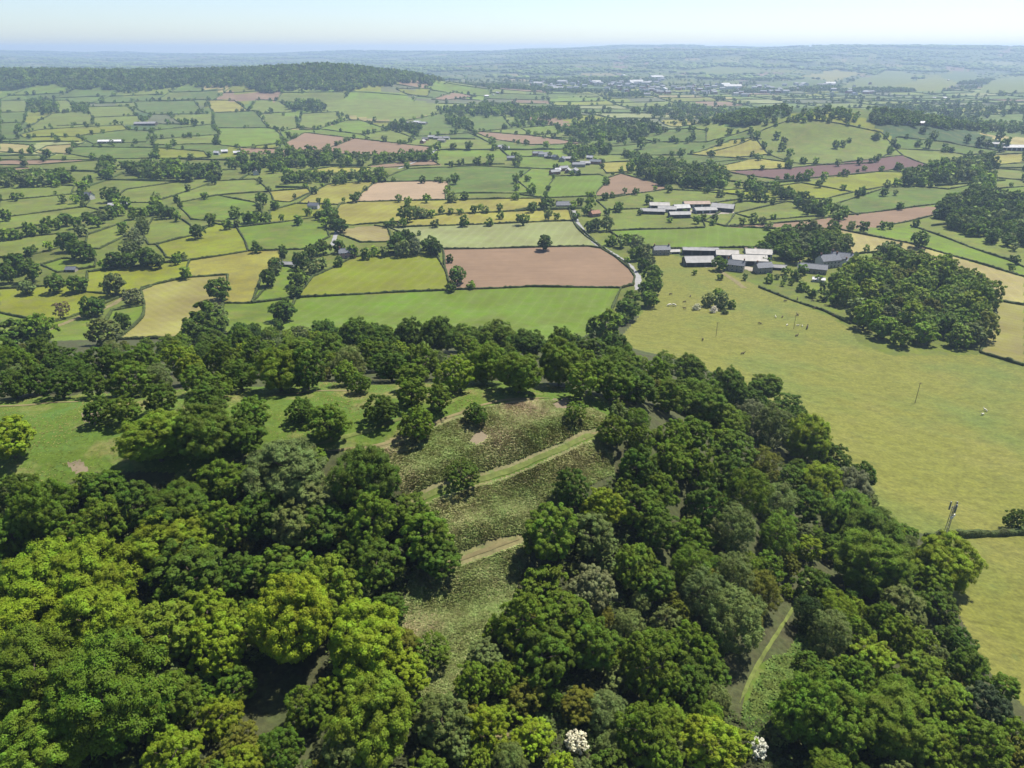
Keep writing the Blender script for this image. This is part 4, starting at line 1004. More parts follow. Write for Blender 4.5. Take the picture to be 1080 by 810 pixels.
# copses and belts: outline, crown width in pixels, tones
COPSES = [([(884,303),(905,286),(932,271),(985,282),(1022,302),(1048,322),(1036,340),(1043,362),(950,370),(915,347),(888,325)], 23, 'mllyygmo', 'in the manor copse'),
 ([(805,258),(830,248),(880,247),(893,262),(880,272),(830,278)], 17, 'dmmlg', 'in the manor grove'),
 ([(660,181),(700,179),(770,186),(762,199),(700,195)], 12, 'ddg', 'in the strip wood'),
 ([(985,228),(1000,212),(1040,206),(1085,215),(1085,262),(1050,258),(1010,248)], 13, 'dkmmg', 'in the dark right-hand wood'),
 ([(952,186),(1000,176),(1045,170),(1040,190),(960,197)], 11, 'dd', 'in the wood below the knoll'),
 ([(1020,205),(1035,190),(1048,192),(1040,206)], 11, 'd', 'in the belt above the right-hand wood'),
 ([(830,206),(870,216),(898,226),(882,232),(850,226)], 10, 'd', 'in the hedge belt'),
 ([(775,196),(812,198),(845,210),(830,212)], 9, 'd', 'in the hedge belt'),
 ([(250,168),(330,162),(352,173),(282,184),(240,180)], 10, 'd', 'in the vale belt'),
 ([(342,163),(400,166),(452,164),(465,169),(400,173),(345,172)], 8, 'd', 'below the ploughed field'),
 ([(130,178),(185,176),(200,182),(230,178),(230,190),(150,190)], 11, 'd', 'in the vale belt'),
 ([(0,188),(70,186),(78,194),(0,197)], 11, 'd', 'in the vale belt'),
 ([(105,176),(118,170),(120,190),(108,192)], 10, 'd', 'in the vale belt'),
 ([(300,184),(345,186),(400,184),(410,190),(345,196),(300,192)], 9, 'd', 'in the vale belt'),
 ([(590,143),(620,130),(680,131),(702,140),(662,152),(620,151)], 9, 'dd', 'by the village'),
 ([(595,160),(640,155),(645,163),(600,168)], 8, 'd', 'by the village'),
 ([(658,163),(690,170),(720,176),(715,181),(665,176)], 8, 'd', 'by the village'),
 ([(30,110),(50,107),(62,114),(55,121),(32,121)], 7, 'd', ''), ([(75,112),(95,112),(90,119),(80,117)], 6, 'd', ''),
 ([(838,128),(848,120),(875,117),(905,122),(906,130),(880,126),(855,129)], 7, 'dm', ''),
 ([(300,112),(330,108),(345,116),(330,120),(305,116)], 7, 'd', ''), ([(460,118),(520,112),(560,116),(540,124),(480,122)], 7, 'd', ''),
 ([(410,135),(425,130),(445,137),(440,142)], 7, 'd', ''), ([(470,126),(490,128),(500,138),(480,136)], 7, 'd', ''),
 ([(540,118),(610,115),(612,126),(545,128)], 6, 'd', ''), ([(660,118),(720,112),(800,118),(790,128),(700,124)], 6, 'd', ''),
 ([(770,122),(835,118),(838,130),(775,134)], 6, 'd', ''), ([(915,115),(1000,112),(1080,114),(1080,119),(930,122)], 6, 'd', ''),
 ([(940,132),(1000,128),(1080,134),(1080,142),(1000,140)], 7, 'd', '')]
cand = [(*t, None) for t in VT]
rc = random.Random(99)
for poly, w, tones, where in COPSES:
    cen = np.array(poly).mean(0); pl = np.array(poly, float)
    # in world space, so that the crowns touch at any distance
    W = at(pl[:, 0], pl[:, 1]); wd = w * depth(at(*cen))[0] / FPX
    got = []
    for _ in range(900):
        x, y = rc.uniform(W[:, 0].min(), W[:, 0].max()), rc.uniform(W[:, 1].min(), W[:, 1].max())
        if not inside(np.array([x]), np.array([y]), W[:, :2])[0]: continue
        if any((x - a) ** 2 + (y - b) ** 2 < ((.62 if w > 10 else 1.0) * wd) ** 2 for a, b in got): continue
        got.append((x, y))
    for x, y in got:
        hh = float(H(np.array([x]), np.array([y]))[0]); a, b = project(x, y, hh + wd * .6)
        if -20 < a < 1100: cand.append((a, b, w * rc.uniform(.7, 1.3), rc.choice(tones), rc.choice([r_, r_, r_, s_]), where))
# trees standing in the hedges of the vale
def lerp_edge(poly, step, prob):
    for (a, b) in zip(poly, poly[1:] + poly[:1]):
        P = at([a[0], b[0]], [a[1], b[1]])
        L = np.hypot(*(P[1] - P[0])[:2]); n = int(L / step)
        for k in range(n):
            if rc.random() < prob:
                q = P[0] + (P[1] - P[0]) * ((k + rc.random()) / max(n, 1)); yield q
hedge_trees = []
for f in FIELDS:
    cy_ = np.mean([p[1] for p in f[3]])
    if not f[4]: continue
    pr = .10 if cy_ > 215 else (.22 if cy_ > 165 else .34)
    for q in lerp_edge(f[3], 15, pr):
        a, b = project(q[0], q[1], q[2] + 5)
        if -10 < a < 1090 and b < 300: hedge_trees.append((a, b, rc.uniform(5, 11) * FPX / depth(q), rc.choice('ddddmg'), rc.choice([r_, r_, s_]), ''))
cand += hedge_trees
cand.sort(key=lambda t: -t[2])
LM = [('the red ploughed field', 575, 282), ('the striped crop', 395, 290), ('the bright green field', 480, 335), ('the mown hay field', 185, 325), ('the cut meadow', 262, 290), ('the yellow meadow', 50, 318), ('the oval paddock', 133, 336), ('the pale cereal', 520, 250),
 ('the tan strip', 520, 230), ('the beige seedbed', 425, 202), ('the white cottage', 332, 222), ('the white gabled house', 90, 208), ('the pink house', 367, 268), ('the roadside cottage', 128, 277), ('the grey lane', 635, 262), ('the long barn farm', 745, 275), ('the manor roofs', 875, 283),
 ('the upper farm', 725, 222), ('the purple ploughed field', 860, 182), ('the knoll pasture', 870, 155), ('the long tan field', 985, 275), ('the pale stubble', 1065, 350), ('the brown ribbon field', 890, 235), ('the pinkish ploughed field', 670, 196), ('the village yellow field', 665, 176), ('the large ploughed field', 380, 155), ('the vale farm', 450, 150),
 ('the striped pasture', 45, 218), ('the deep green pasture', 225, 222), ('the green pasture', 305, 248), ('the long green pasture', 230, 198), ('the ripe tan fields', 35, 158), ('the brown strips', 50, 175), ('the wide green pasture', 480, 192), ('the grazed meadow top', 720, 300), ('the yellow knoll field', 770, 157), ('the green rise', 960, 205), ('the yellow strip', 470, 216)]
def landmark(x, y): return min(LM, key=lambda l: math.hypot(l[1] - x, (l[2] - y) * 1.6))[0]
ind, rest = cand[:292], cand[292:]
SHV = {r_: 'rounded', s_: 'feathery', o_: 'bare branched', b_: 'bushy', 'tall': 'narrow upright'}
for grp, nm in ((ind, 'field_tree'), (VHAW, 'hawthorn_bush')):
    P, W = locate([t[0] for t in grp], [t[1] for t in grp], [t[2] for t in grp])
    for t, p, w in zip(grp, P, W):
        tall = t[4] == 'tall'
        e = plant('v', MIDT, t[4], t[3], p, w * (12 / 6.5 if tall else 1), random.uniform(.72, .98) * (1.3 if tall else 1), nm, .25)
        for ch in e.children: ch.color = (*[q * 1.06 for q in ch.color[:3]], 1)
        where = t[5] if len(t) > 5 and t[5] else 'by ' + landmark(t[0], t[1])
        if nm == 'hawthorn_bush': TREES.append((e, t[0], t[1], f"{'white blossoming' if t[3] == 'w' else 'grey-green'} hawthorn in the meadow thicket", 'hawthorns in bloom'))
        else: TREES.append((e, t[0], t[1], f'{SHV[t[4]]} {WORD[t[3]]} tree {where}', 'trees of the valley fields'))

# the labels: those alike are counted from the left
by = {}
for t in TREES: by.setdefault(t[3], []).append(t)
for k, v in by.items():
    v.sort(key=lambda t: t[1])
    for i, t in enumerate(v):
        lab = k if len(v) == 1 else f'{k}, {ORD[min(i, len(ORD) - 1)]} from the left'
        tag(t[0], lab, 'bush' if 'hawthorn' in t[0].name else 'tree', t[4])

# ------------------------------------------------------------------ far trees, beyond counting
def merge(variants, P, s, hs, tone, rng):
    """copies of small meshes joined into one array"""
    Vs, Fs, Cs = [], [], []; off = 0
    vi = rng.integers(0, len(variants), len(P)); rot = rng.uniform(0, 6.28, len(P))
    for k, (V, F) in enumerate(variants):
        m = vi == k
        if not m.any(): continue
        c, sn = np.cos(rot[m]), np.sin(rot[m])
        x = V[None, :, 0] * c[:, None] - V[None, :, 1] * sn[:, None]; y = V[None, :, 0] * sn[:, None] + V[None, :, 1] * c[:, None]
        W = np.stack([P[m, 0, None] + x * s[m, None], P[m, 1, None] + y * s[m, None], P[m, 2, None] + V[None, :, 2] * (s[m] * hs[m])[:, None]], -1)
        n = len(V); M = m.sum()
        Vs.append(W.reshape(-1, 3)); Fs.append((F[None] + (np.arange(M) * n)[:, None, None]).reshape(-1, F.shape[1]) + off)
        Cs.append(np.repeat(tone[m], n, 0)); off += M * n
    return np.concatenate(Vs), np.concatenate(Fs), np.concatenate(Cs)


def tones(n, rng, k='ddmmlg'):
    t = np.array([TONE[c] for c in k]) * 1.3; return t[rng.integers(0, len(t), n)] * rng.uniform(.6, 1.35, (n, 1))


def ico_blob(seed, sub):
    bm = bmesh.new(); bmesh.ops.create_icosphere(bm, subdivisions=sub, radius=1)
    rng = np.random.default_rng(seed); V = np.array([v.co[:] for v in bm.verts]); F = np.array([[v.index for v in f.verts] for f in bm.faces]); bm.free()
    V *= (1 + rng.uniform(-.28, .22, len(V)))[:, None]
    V[:, 2] = np.where(V[:, 2] < 0, V[:, 2] * .6, V[:, 2])
    V[:, 2] = (V[:, 2] + .62) * 6.5; V[:, :2] *= 6
    return V, F


rng = np.random.default_rng(77)
v200 = [crown_np(s_d, 260, 12, 1.0, 12, 16, 1.75)[:2] for s_d in (1, 2, 3, 4)]
v70 = [crown_np(s_d, 80, 12, .5, 12, 9, 2.9)[:2] for s_d in (1, 2, 3, 4)]
P, W = locate([t[0] for t in rest], [t[1] for t in rest], [t[2] for t in rest])
# hedgerow trees along the lattice of far fields
def lattice_lines(y0, y1, step):
    out = []
    for i in range(-60, 60):
        v = np.arange(y0 - 900, y1 + 900, step); u = np.full(v.shape, i * WX)
        out.append((u, v))
    for i in range(-60, 60):
        for j in range(int((y0 - 900) // WY), int((y1 + 900) // WY)):
            u = np.arange(i * WX, (i + 1) * WX + 1, step); out.append((u, np.full(u.shape, (j - .9 * hash2(i, 0, 3)) * WY)))
    return out
far_hedge_pts, ft = [], []
free = lambda x, y: ~np.any([inside(x, y, p) for p in FW], axis=0)
lines = lines_far = lattice_lines(700, 4200, 22.0)
Lu = np.concatenate([l[0] for l in lines]); Lv = np.concatenate([l[1] for l in lines]); Lk = np.concatenate([np.full(len(l[0]), k) for k, l in enumerate(lines)])
Lx, Ly = unwarp(Lu, Lv)
infr = (Ly > 640) & (Ly < 4300) & (np.abs(Lx) < 120 + .80 * Ly)
okm = infr & free(Lx, Ly) & ~((np.abs(Lx - 565) < 420) & (np.abs(Ly - 1400) < 330))
tr = okm & (rng.random(len(Lx)) < np.where(Ly < 1500, .24, .36))
tx = [Lx[tr] + rng.normal(0, 4, tr.sum())]; ty = [Ly[tr] + rng.normal(0, 4, tr.sum())]
# woods of the plain, the ridge and the knoll
def wood_fill(x0, x1, y0, y1, sp, test):
    n = int((x1 - x0) * (y1 - y0) / (sp * sp)); x = rng.uniform(x0, x1, n); y = rng.uniform(y0, y1, n)
    m = test(x, y) & (np.abs(x) < 150 + .8 * y); return x[m], y[m]
def on_ridge(x, y):
    h = seg_profile(x, y, RIDGE, 330, 430); d = np.sin(x / 90) * 6 + np.sin(x / 37) * 4
    return (h > 30 + d) & (y < 3300) & (x < -330 + 60 * np.sin(y / 60))
a, b = wood_fill(-3200, 200, 2200, 3300, 12.5, on_ridge); tx.append(a); ty.append(b)
a, b = wood_fill(-2300, 3300, 1250, 4200, 10.5, lambda x, y: wood_mask(x, y) & free(x, y) & ~on_ridge(x, y)); tx.append(a); ty.append(b)
tx, ty = np.concatenate(tx), np.concatenate(ty); tz = H(tx, ty)
allP = np.concatenate([P, np.c_[tx, ty, tz - .2]]); allW = np.concatenate([W, np.where(on_ridge(tx, ty), rng.uniform(11, 21, len(tx)), rng.uniform(7, 16, len(tx)))])
near = allP[:, 1] < 1500
for m, var in ((near, v200), (~near, v70)):
    n = m.sum(); V, F, Cc = merge(var, allP[m], allW[m] / 12, rng.uniform(.75, 1.05, n), tones(n, rng), rng)
    tag(obj('far_trees', mesh_np('far_trees', V, F, LEAF_FAR, False, Cc)), kind='stuff')
print('far trees', len(allP), 'near', near.sum())
# beyond four kilometres woods and hedgerows are masses of canopy
xs, ys = wood_fill(-7500, 7500, 4200, 9800, 34, lambda x, y: wood_mask(x, y) & (np.abs(x) < 400 + .76 * y) & free(x, y))
a, b = wood_fill(-11000, 11000, 9800, 14500, 62, lambda x, y: wood_mask(x, y) & (np.abs(x) < 400 + .76 * y)); xs, ys = np.concatenate([xs, a]), np.concatenate([ys, b])
lines = lattice_lines(4200, 9000, 60.0)
u = np.concatenate([l[0] for l in lines]); v = np.concatenate([l[1] for l in lines]); x2, y2 = unwarp(u, v)
m = (y2 > 4200) & (y2 < 9000) & (np.abs(x2) < 400 + .76 * y2) & (rng.random(len(x2)) < .7) & free(x2, y2)
xs, ys = np.concatenate([xs, x2[m]]), np.concatenate([ys, y2[m]])
pr = np.c_[xs, ys, H(xs, ys) - 1]
n = len(pr); sc_ = np.where(np.arange(n) < n - m.sum(), rng.uniform(2.2, 4.4, n), rng.uniform(1.0, 2.2, n)) * np.where(ys > 9800, 1.9, 1)
V, F, Cc = merge([ico_blob(s_d, 1) for s_d in (1, 2, 3)], pr, sc_, np.where(ys > 9800, .22, rng.uniform(.32, .5, n)), tones(n, rng) * .75, rng)
tag(obj('distant_woods', mesh_np('distant_woods', V, F, CANOPY, True, Cc)), kind='stuff')
print('canopy clumps', n)

# ------------------------------------------------------------------ hedges
def hedge_np(pts, hgt=1.9, wid=2.4, step=3.0, seed=0, closed=False):
    rg = np.random.default_rng(seed)
    p = np.asarray(pts, float); d = np.r_[0, np.cumsum(np.hypot(*np.diff(p, axis=0).T))]
    n = max(3, int(d[-1] / step) + 1); s = np.linspace(0, d[-1], n)
    x = np.interp(s, d, p[:, 0]); y = np.interp(s, d, p[:, 1])
    ph = rg.uniform(0, 6.28, 3)
    wv = min(3.0, d[-1] * .02); env = np.sin(np.pi * s / max(d[-1], 1))
    tx, ty = np.gradient(x), np.gradient(y); L = np.hypot(tx, ty) + 1e-9; nx, ny = -ty / L, tx / L
    o = env * wv * np.sin(s / 31 + ph[0]) * .6
    x, y = x + nx * o, y + ny * o; z = H(x, y) - .15
    hh = hgt * (1 + .22 * np.sin(s / 11 + ph[1]) + np.abs(rg.normal(0, .28, n))); ww = wid / 2 * (1 + .2 * np.sin(s / 9 + ph[2]) + rg.normal(0, .2, n))
    prof = [(-1, 0), (-1.06, .45), (-.72, .9), (0, 1.05), (.72, .9), (1.06, .45), (1, 0)]
    V = np.stack([np.stack([x + nx * ww * a * (1 + rg.normal(0, .06, n)), y + ny * ww * a, z + hh * b * (1 + rg.normal(0, .05, n))], -1) for a, b in prof], 1).reshape(-1, 3)
    i = np.arange(n - 1)[:, None] * 7
    F = np.concatenate([np.concatenate([i + k + 1, i + k, i + k + 7, i + k + 8], 1) for k in range(6)])
    e = (n - 1) * 7
    caps = np.array([[0, 1, 2, 3], [0, 3, 4, 5], [0, 5, 6, 0], [e + 3, e + 2, e + 1, e], [e + 5, e + 4, e + 3, e]])
    return V, np.concatenate([F, caps[[0, 1, 3, 4]]])


seg = {}
for k, f in enumerate(FIELDS):
    if not f[4]: continue
    q = f[3]
    for a, b in zip(q, q[1:] + q[:1]):
        if (a[0] <= 0 and b[0] <= 0) or (a[0] >= 1080 and b[0] >= 1080): continue
        seg.setdefault((min(a, b), max(a, b)), set()).add(k)
segs = sorted(seg.items(), key=lambda t: (-len(t[1]), -math.dist(*t[0])))
kept = []
for (a, b), ks in segs:
    mx, my = (a[0] + b[0]) / 2, (a[1] + b[1]) / 2; clash = False
    for (c, d), _ in kept:
        L2 = (d[0] - c[0]) ** 2 + (d[1] - c[1]) ** 2
        if L2 < 4: continue
        t = ((mx - c[0]) * (d[0] - c[0]) + (my - c[1]) * (d[1] - c[1])) / L2
        if 0.02 < t < .98 and math.hypot(mx - c[0] - t * (d[0] - c[0]), (my - c[1] - t * (d[1] - c[1])) * 1.5) < 3.2:
            a1 = math.atan2(b[1] - a[1], b[0] - a[0]); a2 = math.atan2(d[1] - c[1], d[0] - c[0])
            if abs(math.sin(a1 - a2)) < .35: clash = True; break
    if not clash: kept.append(((a, b), frozenset(ks)))
# runs of segments between the same fields are one hedge
runs = []
for (a, b), ks in kept:
    runs.append([[a, b], ks])
merged = True
while merged:
    merged = False
    for i in range(len(runs)):
        for j in range(i + 1, len(runs)):
            A, B = runs[i], runs[j]
            if A[1] != B[1]: continue
            p, q = A[0], B[0]
            for pp_, qq_ in ((p, q), (p, q[::-1]), (p[::-1], q), (p[::-1], q[::-1])):
                if pp_[-1] == qq_[0]:
                    runs[i] = [pp_ + qq_[1:], A[1]]; runs.pop(j); merged = True; break
            if merged: break
        if merged: break
HC = (.055, .080, .020)
hl = []
runs.append([[(974,569),(1000,567),(1040,565),(1090,562)], frozenset([len(FIELDS) - 2, len(FIELDS) - 1])])
runs.append([[(800,303),(840,318),(870,328),(897,342)], frozenset([len(FIELDS) - 2])])
runs.append([[(603,224),(607,236),(618,249),(634,262),(652,274),(668,287)], frozenset([2, 3])])
for r, ks in runs:
    pw = at([p[0] for p in r], [p[1] for p in r]); yy = np.mean([p[1] for p in r])
    far = 1 + .55 * sstep(1000, 2600, np.array([pw[:, 1].mean()]))[0]
    big = len(hl) if False else 0
    V, F = hedge_np(pw[:, :2], (1.25 if yy < 500 else 1.9) * far, 1.5 * far, 1.6 if yy > 200 else 5, seed=int(yy * 7 + r[0][0]))
    o = obj('hedge', mesh_np('hedge', V, F, HEDGE)); g = random.uniform(.85, 1.25)
    o.color = (HC[0] * g, HC[1] * g, HC[2] * g, 1)
    names = [FIELDS[k][0] for k in sorted(ks)]
    mx = sum(p[0] for p in r) / len(r)
    if len(names) == 2 and names[0] != names[1]: lab = f'hedge between {names[0]} and {names[1]}'
    elif len(names) == 2: lab = f'hedge dividing two {names[0]}s'
    else: lab = f'outer hedge of {names[0]}'
    hl.append((o, mx, yy, lab))
by = {}
for t in hl: by.setdefault(t[3], []).append(t)
for k, v in by.items():
    v.sort(key=lambda t: t[1])
    for i, t in enumerate(v): tag(t[0], k if len(v) == 1 else f'{k}, {ORD[min(i, len(ORD) - 1)]} from the left', 'hedge', 'hedges between the fields')
print('hedges', len(hl))
# hedges of the far patchwork
Vs, Fs, off = [], [], 0
for k, m in enumerate(np.split(np.arange(len(Lk)), np.cumsum([len(l[0]) for l in lines_far])[:-1])):
    if not okm[m].any(): continue
    run = []
    for i in list(m) + [-1]:
        if i >= 0 and okm[i] and Ly[i] < 3800: run.append((Lx[i], Ly[i]))
        else:
            if len(run) > 2:
                V, F = hedge_np(run, 2.1, 2.2, 22, seed=k); Vs.append(V); Fs.append(F + off); off += len(V)
            run = []
V = np.concatenate(Vs); tag(obj('far_hedges', mesh_np('far_hedges', V, np.concatenate(Fs), CANOPY, False, np.tile(np.array(HC), (len(V), 1)))), kind='stuff')
# ------------------------------------------------------------------ buildings
WALLS = dict(stone=plain('grey stone', (.26, .235, .20), .9, .2, .8), white=plain('white render', (.45, .44, .41), .85, .06, .5), brick=plain('red brick', (.24, .125, .085), .9, .2, 1.2),
             block=plain('concrete block', (.30, .29, .27), .9, .15, .5), tin=sheet_metal('grey cladding', (.30, .31, .32)), timber=plain('dark timber boards', (.07, .06, .05), .9, .3, 2), pink=plain('pink render', (.42, .25, .22), .85, .1, .6))
ROOFS = dict(grey=sheet_metal('fibre cement roofing', (.19, .19, .20)), pale=sheet_metal('pale roofing sheets', (.27, .26, .25)), slate=plain('blue grey slate', (.10, .11, .135), .6, .25, 1.1), light=sheet_metal('light steel roofing', (.27, .275, .285)),
             rust=sheet_metal('rusty roofing sheets', (.22, .15, .115)), tile=plain('clay tiles', (.24, .13, .09), .9, .25, 1.2), white=sheet_metal('white roofing', (.5, .5, .52)))
GLASS = plain('window glass', (.035, .045, .055), .12, .1, 1)
DOOR = plain('painted door', (.10, .12, .11), .6, .15, 1)
DARK = plain('painted interior shade', (.03, .028, .026), .95, .2, 1)
FRAME = plain('white frame', (.6, .6, .58), .6, .05, 1)


def building(name, label, cat, px, py, L, W, eaves, rise, yaw, wall='stone', roof='grey', kind='barn', group=None, windows=0, chimney=0):
    if kind == 'barn': eaves *= .8; yaw += random.uniform(-7, 7)
    p = at(px, py)[0]
    e = empty(name, (p[0], p[1], p[2] - .25), math.radians(yaw)); tag(e, label, cat, group)
    m = MB(); m.prism([(-W/2, -.8), (W/2, -.8), (W/2, eaves), (0, eaves + rise - .05), (-W/2, eaves)], -L/2, L/2); m.build('wall', WALLS[wall], e)
    m = MB(); ov = .45; t = .22; sl = rise / (W / 2)
    for s in (-1, 1):
        a = [(s * (W/2 + ov), eaves - ov * sl + .03), (s * .0, eaves + rise + .03), (s * .0, eaves + rise + .03 + t), (s * (W/2 + ov), eaves - ov * sl + .03 + t)]
        m.prism(a if s > 0 else a[::-1], -L/2 - ov, L/2 + ov)
    m.box(-L/2 - ov, L/2 + ov, -.18, .18, eaves + rise + .2, eaves + rise + .34)
    rf = m.build('roof', ROOFS[roof], e)
    if chimney:
        for k in range(chimney):
            x = (-1 if k == 0 else 1) * (L/2 - .7)
            m = MB(); m.box(x - .4, x + .4, -.45, .45, eaves + rise - .6, eaves + rise + 1.5); m.box(x - .5, x + .5, -.55, .55, eaves + rise + 1.5, eaves + rise + 1.65)
            m.tube((x, 0, eaves + rise + 1.65), (x, 0, eaves + rise + 2.0), .16, .14, 8); m.build('chimney', WALLS['brick'], rf)
    y = -W/2
    if kind == 'barn':           # wide openings drawn as dark panels, interior shade in their colour; gable door
        n = max(1, int(L / 7))
        for k in range(n):
            x = -L/2 + (k + .5) * L / n; w = L / n * .36
            m = MB(); m.box(x - w, x + w, y - .06, y + .2, 0, eaves - .5); m.build('opening_shade', DARK, e)
        m = MB(); m.box(-L/2 - .06, -L/2 + .2, -W * .22, W * .22, 0, eaves - .3); d = m.build('door', DOOR, e)
        m = MB(); m.box(-L/2 - .12, -L/2 - .06, -.1, .1, .9, 1.3); m.build('handle', FRAME, d)
    else:
        n = windows or max(2, int(L / 3.2)); fl = 2 if eaves > 4.2 else 1
        for q in range(fl):
            for k in range(n):
                x = -L/2 + (k + .5) * L / n; z = .95 + q * 2.6
                if q == 0 and k == n // 2: continue
                for s in (-1, 1):
                    yy = s * W/2
                    m = MB(); m.box(x - .62, x + .62, yy - .05, yy + .05, z - .1, z + 1.3); f = m.build('window', FRAME, e)
                    m = MB(); m.box(x - .5, x + .5, yy - .075, yy + .075, z, z + 1.2); m.build('pane', GLASS, f)
        x = -L/2 + (n // 2 + .5) * L / n
        m = MB(); m.box(x - .5, x + .5, y - .07, y + .05, 0, 2.2); d = m.build('door', DOOR, e)
        m = MB(); m.box(x + .32, x + .4, y - .13, y - .07, 1.0, 1.12); m.build('handle', FRAME, d)
    return e


LF, UF, MF = 'buildings of the long barn farm', 'buildings of the upper farm', 'buildings of the manor'
building('cottage', 'grey slate-roofed farmhouse at the western end of the long barn farm', 'house', 697, 268, 13, 7, 4.6, 2.6, 4, 'stone', 'slate', 'house', LF, chimney=2)
building('garage', 'low pale garage beside the slate-roofed farmhouse', 'garage', 711, 267, 8, 5, 2.6, 1.2, 4, 'white', 'pale', 'barn', LF)
building('barn', 'long dark-fronted barn with thin grey roof behind the gabled barn', 'barn', 738, 268, 28, 9, 5.5, 1.2, 1, 'timber', 'grey', 'barn', LF)
building('barn', 'grey gabled barn in front of the long dark-fronted barn', 'barn', 736, 279, 22, 13, 4.6, 3.2, 8, 'timber', 'grey', 'barn', LF)
building('barn', 'pale-roofed barn behind the round yard tree', 'barn', 766, 272, 17, 11, 5.0, 2.6, -12, 'block', 'pale', 'barn', LF)
building('barn', 'largest pale-roofed barn in the farm middle', 'barn', 789, 278, 26, 13, 5.2, 3.0, -12, 'tin', 'pale', 'barn', LF)
building('barn', 'pale barn at the rear of the farm, nearest the grove', 'barn', 799, 271, 20, 11, 5.0, 2.6, -10, 'tin', 'pale', 'barn', LF)
building('farmhouse', 'grey two-storey stone house at the yard corner', 'house', 775, 285, 13, 7, 5.2, 2.8, -25, 'stone', 'slate', 'house', LF, chimney=2)
building('farmhouse', 'blue-grey slate house below the large pale barn', 'house', 804, 287, 12, 7.5, 4.8, 2.8, 12, 'stone', 'slate', 'house', LF, chimney=1)
building('outbuilding', 'low grey outbuilding between farm and manor', 'outbuilding', 820, 284, 12, 5, 2.8, 1.5, -18, 'stone', 'grey', 'barn', LF)
building('shed', 'dark timber shed beside the manor grove', 'shed', 791, 266, 9, 6, 3.0, 1.5, 0, 'timber', 'rust', 'barn', LF)
building('manor_wing', 'long low grey-roofed manor wing nearest the farm', 'house', 856, 287, 20, 8, 4.0, 2.6, -22, 'stone', 'slate', 'house', MF, chimney=1)
building('manor_house', 'tall pale manor house with steep slate roof', 'house', 872, 281, 16, 9, 6.0, 3.6, 18, 'white', 'slate', 'house', MF, chimney=2)
building('manor_house', 'rear manor range with two chimneys under the poplars', 'house', 886, 279, 15, 9, 6.0, 3.6, -24, 'white', 'slate', 'house', MF, chimney=2)
building('manor_wing', 'white-walled manor range beside the copse', 'house', 897, 284, 14, 9, 5.4, 3.2, 22, 'white', 'slate', 'house', MF, chimney=1)
building('greenhouse', 'small white-roofed garden building below the manor', 'greenhouse', 863, 297, 8, 4, 2.2, 1.0, -20, 'white', 'white', 'house', MF)
building('barn', 'long low grey barn at the western end of the upper farm', 'barn', 688, 225, 24, 10, 4.0, 1.8, -3, 'timber', 'grey', 'barn', UF)
building('barn', 'pale ridged barn behind the western grey barn', 'barn', 695, 219, 20, 11, 4.4, 2.2, -10, 'tin', 'pale', 'barn', UF)
building('barn', 'grey middle barn of the upper farm', 'barn', 703, 223, 18, 10, 4.2, 2.2, -4, 'block', 'grey', 'barn', UF)
building('barn', 'dark-fronted barn at the front of the upper farm', 'barn', 716, 229, 20, 10, 4.6, 2.0, 4, 'timber', 'grey', 'barn', UF)
building('barn', 'white-roofed barn behind the dark-fronted barn', 'barn', 718, 222, 16, 11, 4.8, 2.6, 6, 'tin', 'light', 'barn', UF)
building('barn', 'rusty-backed long barn at the rear of the upper farm', 'barn', 734, 218, 27, 11, 5.0, 2.0, 0, 'tin', 'rust', 'barn', UF)
building('barn', 'wide grey barn right of the yard tree', 'barn', 743, 224, 22, 11, 4.4, 2.0, 2, 'tin', 'grey', 'barn', UF)
building('barn', 'separate large grey barn at the eastern end of the upper farm', 'barn', 762, 222, 22, 15, 5.2, 3.0, -18, 'timber', 'grey', 'barn', UF)
building('house', 'white gabled house among trees in the striped pastures', 'house', 93, 210, 14, 7, 5.0, 2.8, -20, 'white', 'slate', 'house', chimney=2)
building('barn', 'pale long barn near the white gabled house', 'barn', 126, 218, 20, 8, 3.4, 1.8, 12, 'block', 'light', 'barn')
building('cottage', 'grey roadside cottage tucked under trees by the lane hedge', 'house', 127, 280, 13, 6.5, 3.6, 2.4, 8, 'stone', 'slate', 'house', chimney=1)
building('cottage', 'tiny grey shed left of the roadside cottage', 'shed', 76, 286, 7, 5, 2.6, 1.6, 5, 'stone', 'slate', 'barn')
building('house', 'pink house hidden in the trees above the striped crop', 'house', 367, 271, 13, 7, 4.6, 2.6, 14, 'pink', 'slate', 'house', chimney=1)
building('house', 'white cottage among trees near the small yellow field', 'house', 331, 220, 11, 6, 4.0, 2.4, -10, 'white', 'slate', 'house', chimney=1)
building('shed', 'low grey shed in the green corner near the cut meadow', 'shed', 303, 280, 12, 6, 2.4, 1.2, 0, 'tin', 'grey', 'barn')
building('house', 'grey slate house by the lane bend above the tan strip', 'house', 594, 219, 15, 8, 3.6, 3.2, 4, 'stone', 'slate', 'house', chimney=1)
building('house', 'small brick house by the lane under tall trees', 'house', 627, 228, 10, 7, 3.6, 2.4, 30, 'brick', 'tile', 'house', chimney=1)
building('barn', 'broad grey barn on the ridge foot pastures', 'barn', 154, 132, 44, 22, 5.5, 3, 6, 'timber', 'grey', 'barn')
building('barn', 'white-roofed shed in the vale below the ridge', 'barn', 117, 150.5, 40, 14, 4, 2, 4, 'tin', 'white', 'barn')
building('barn', 'grey barn beside the right edge beyond the knoll', 'barn', 1068, 158, 44, 20, 6, 3, -6, 'tin', 'light', 'barn')
building('barn', 'low grey barn beside the right-edge barn', 'barn', 1047, 154, 28, 14, 5, 2, -6, 'tin', 'grey', 'barn')
VG = 'roofs of the vale hamlets'
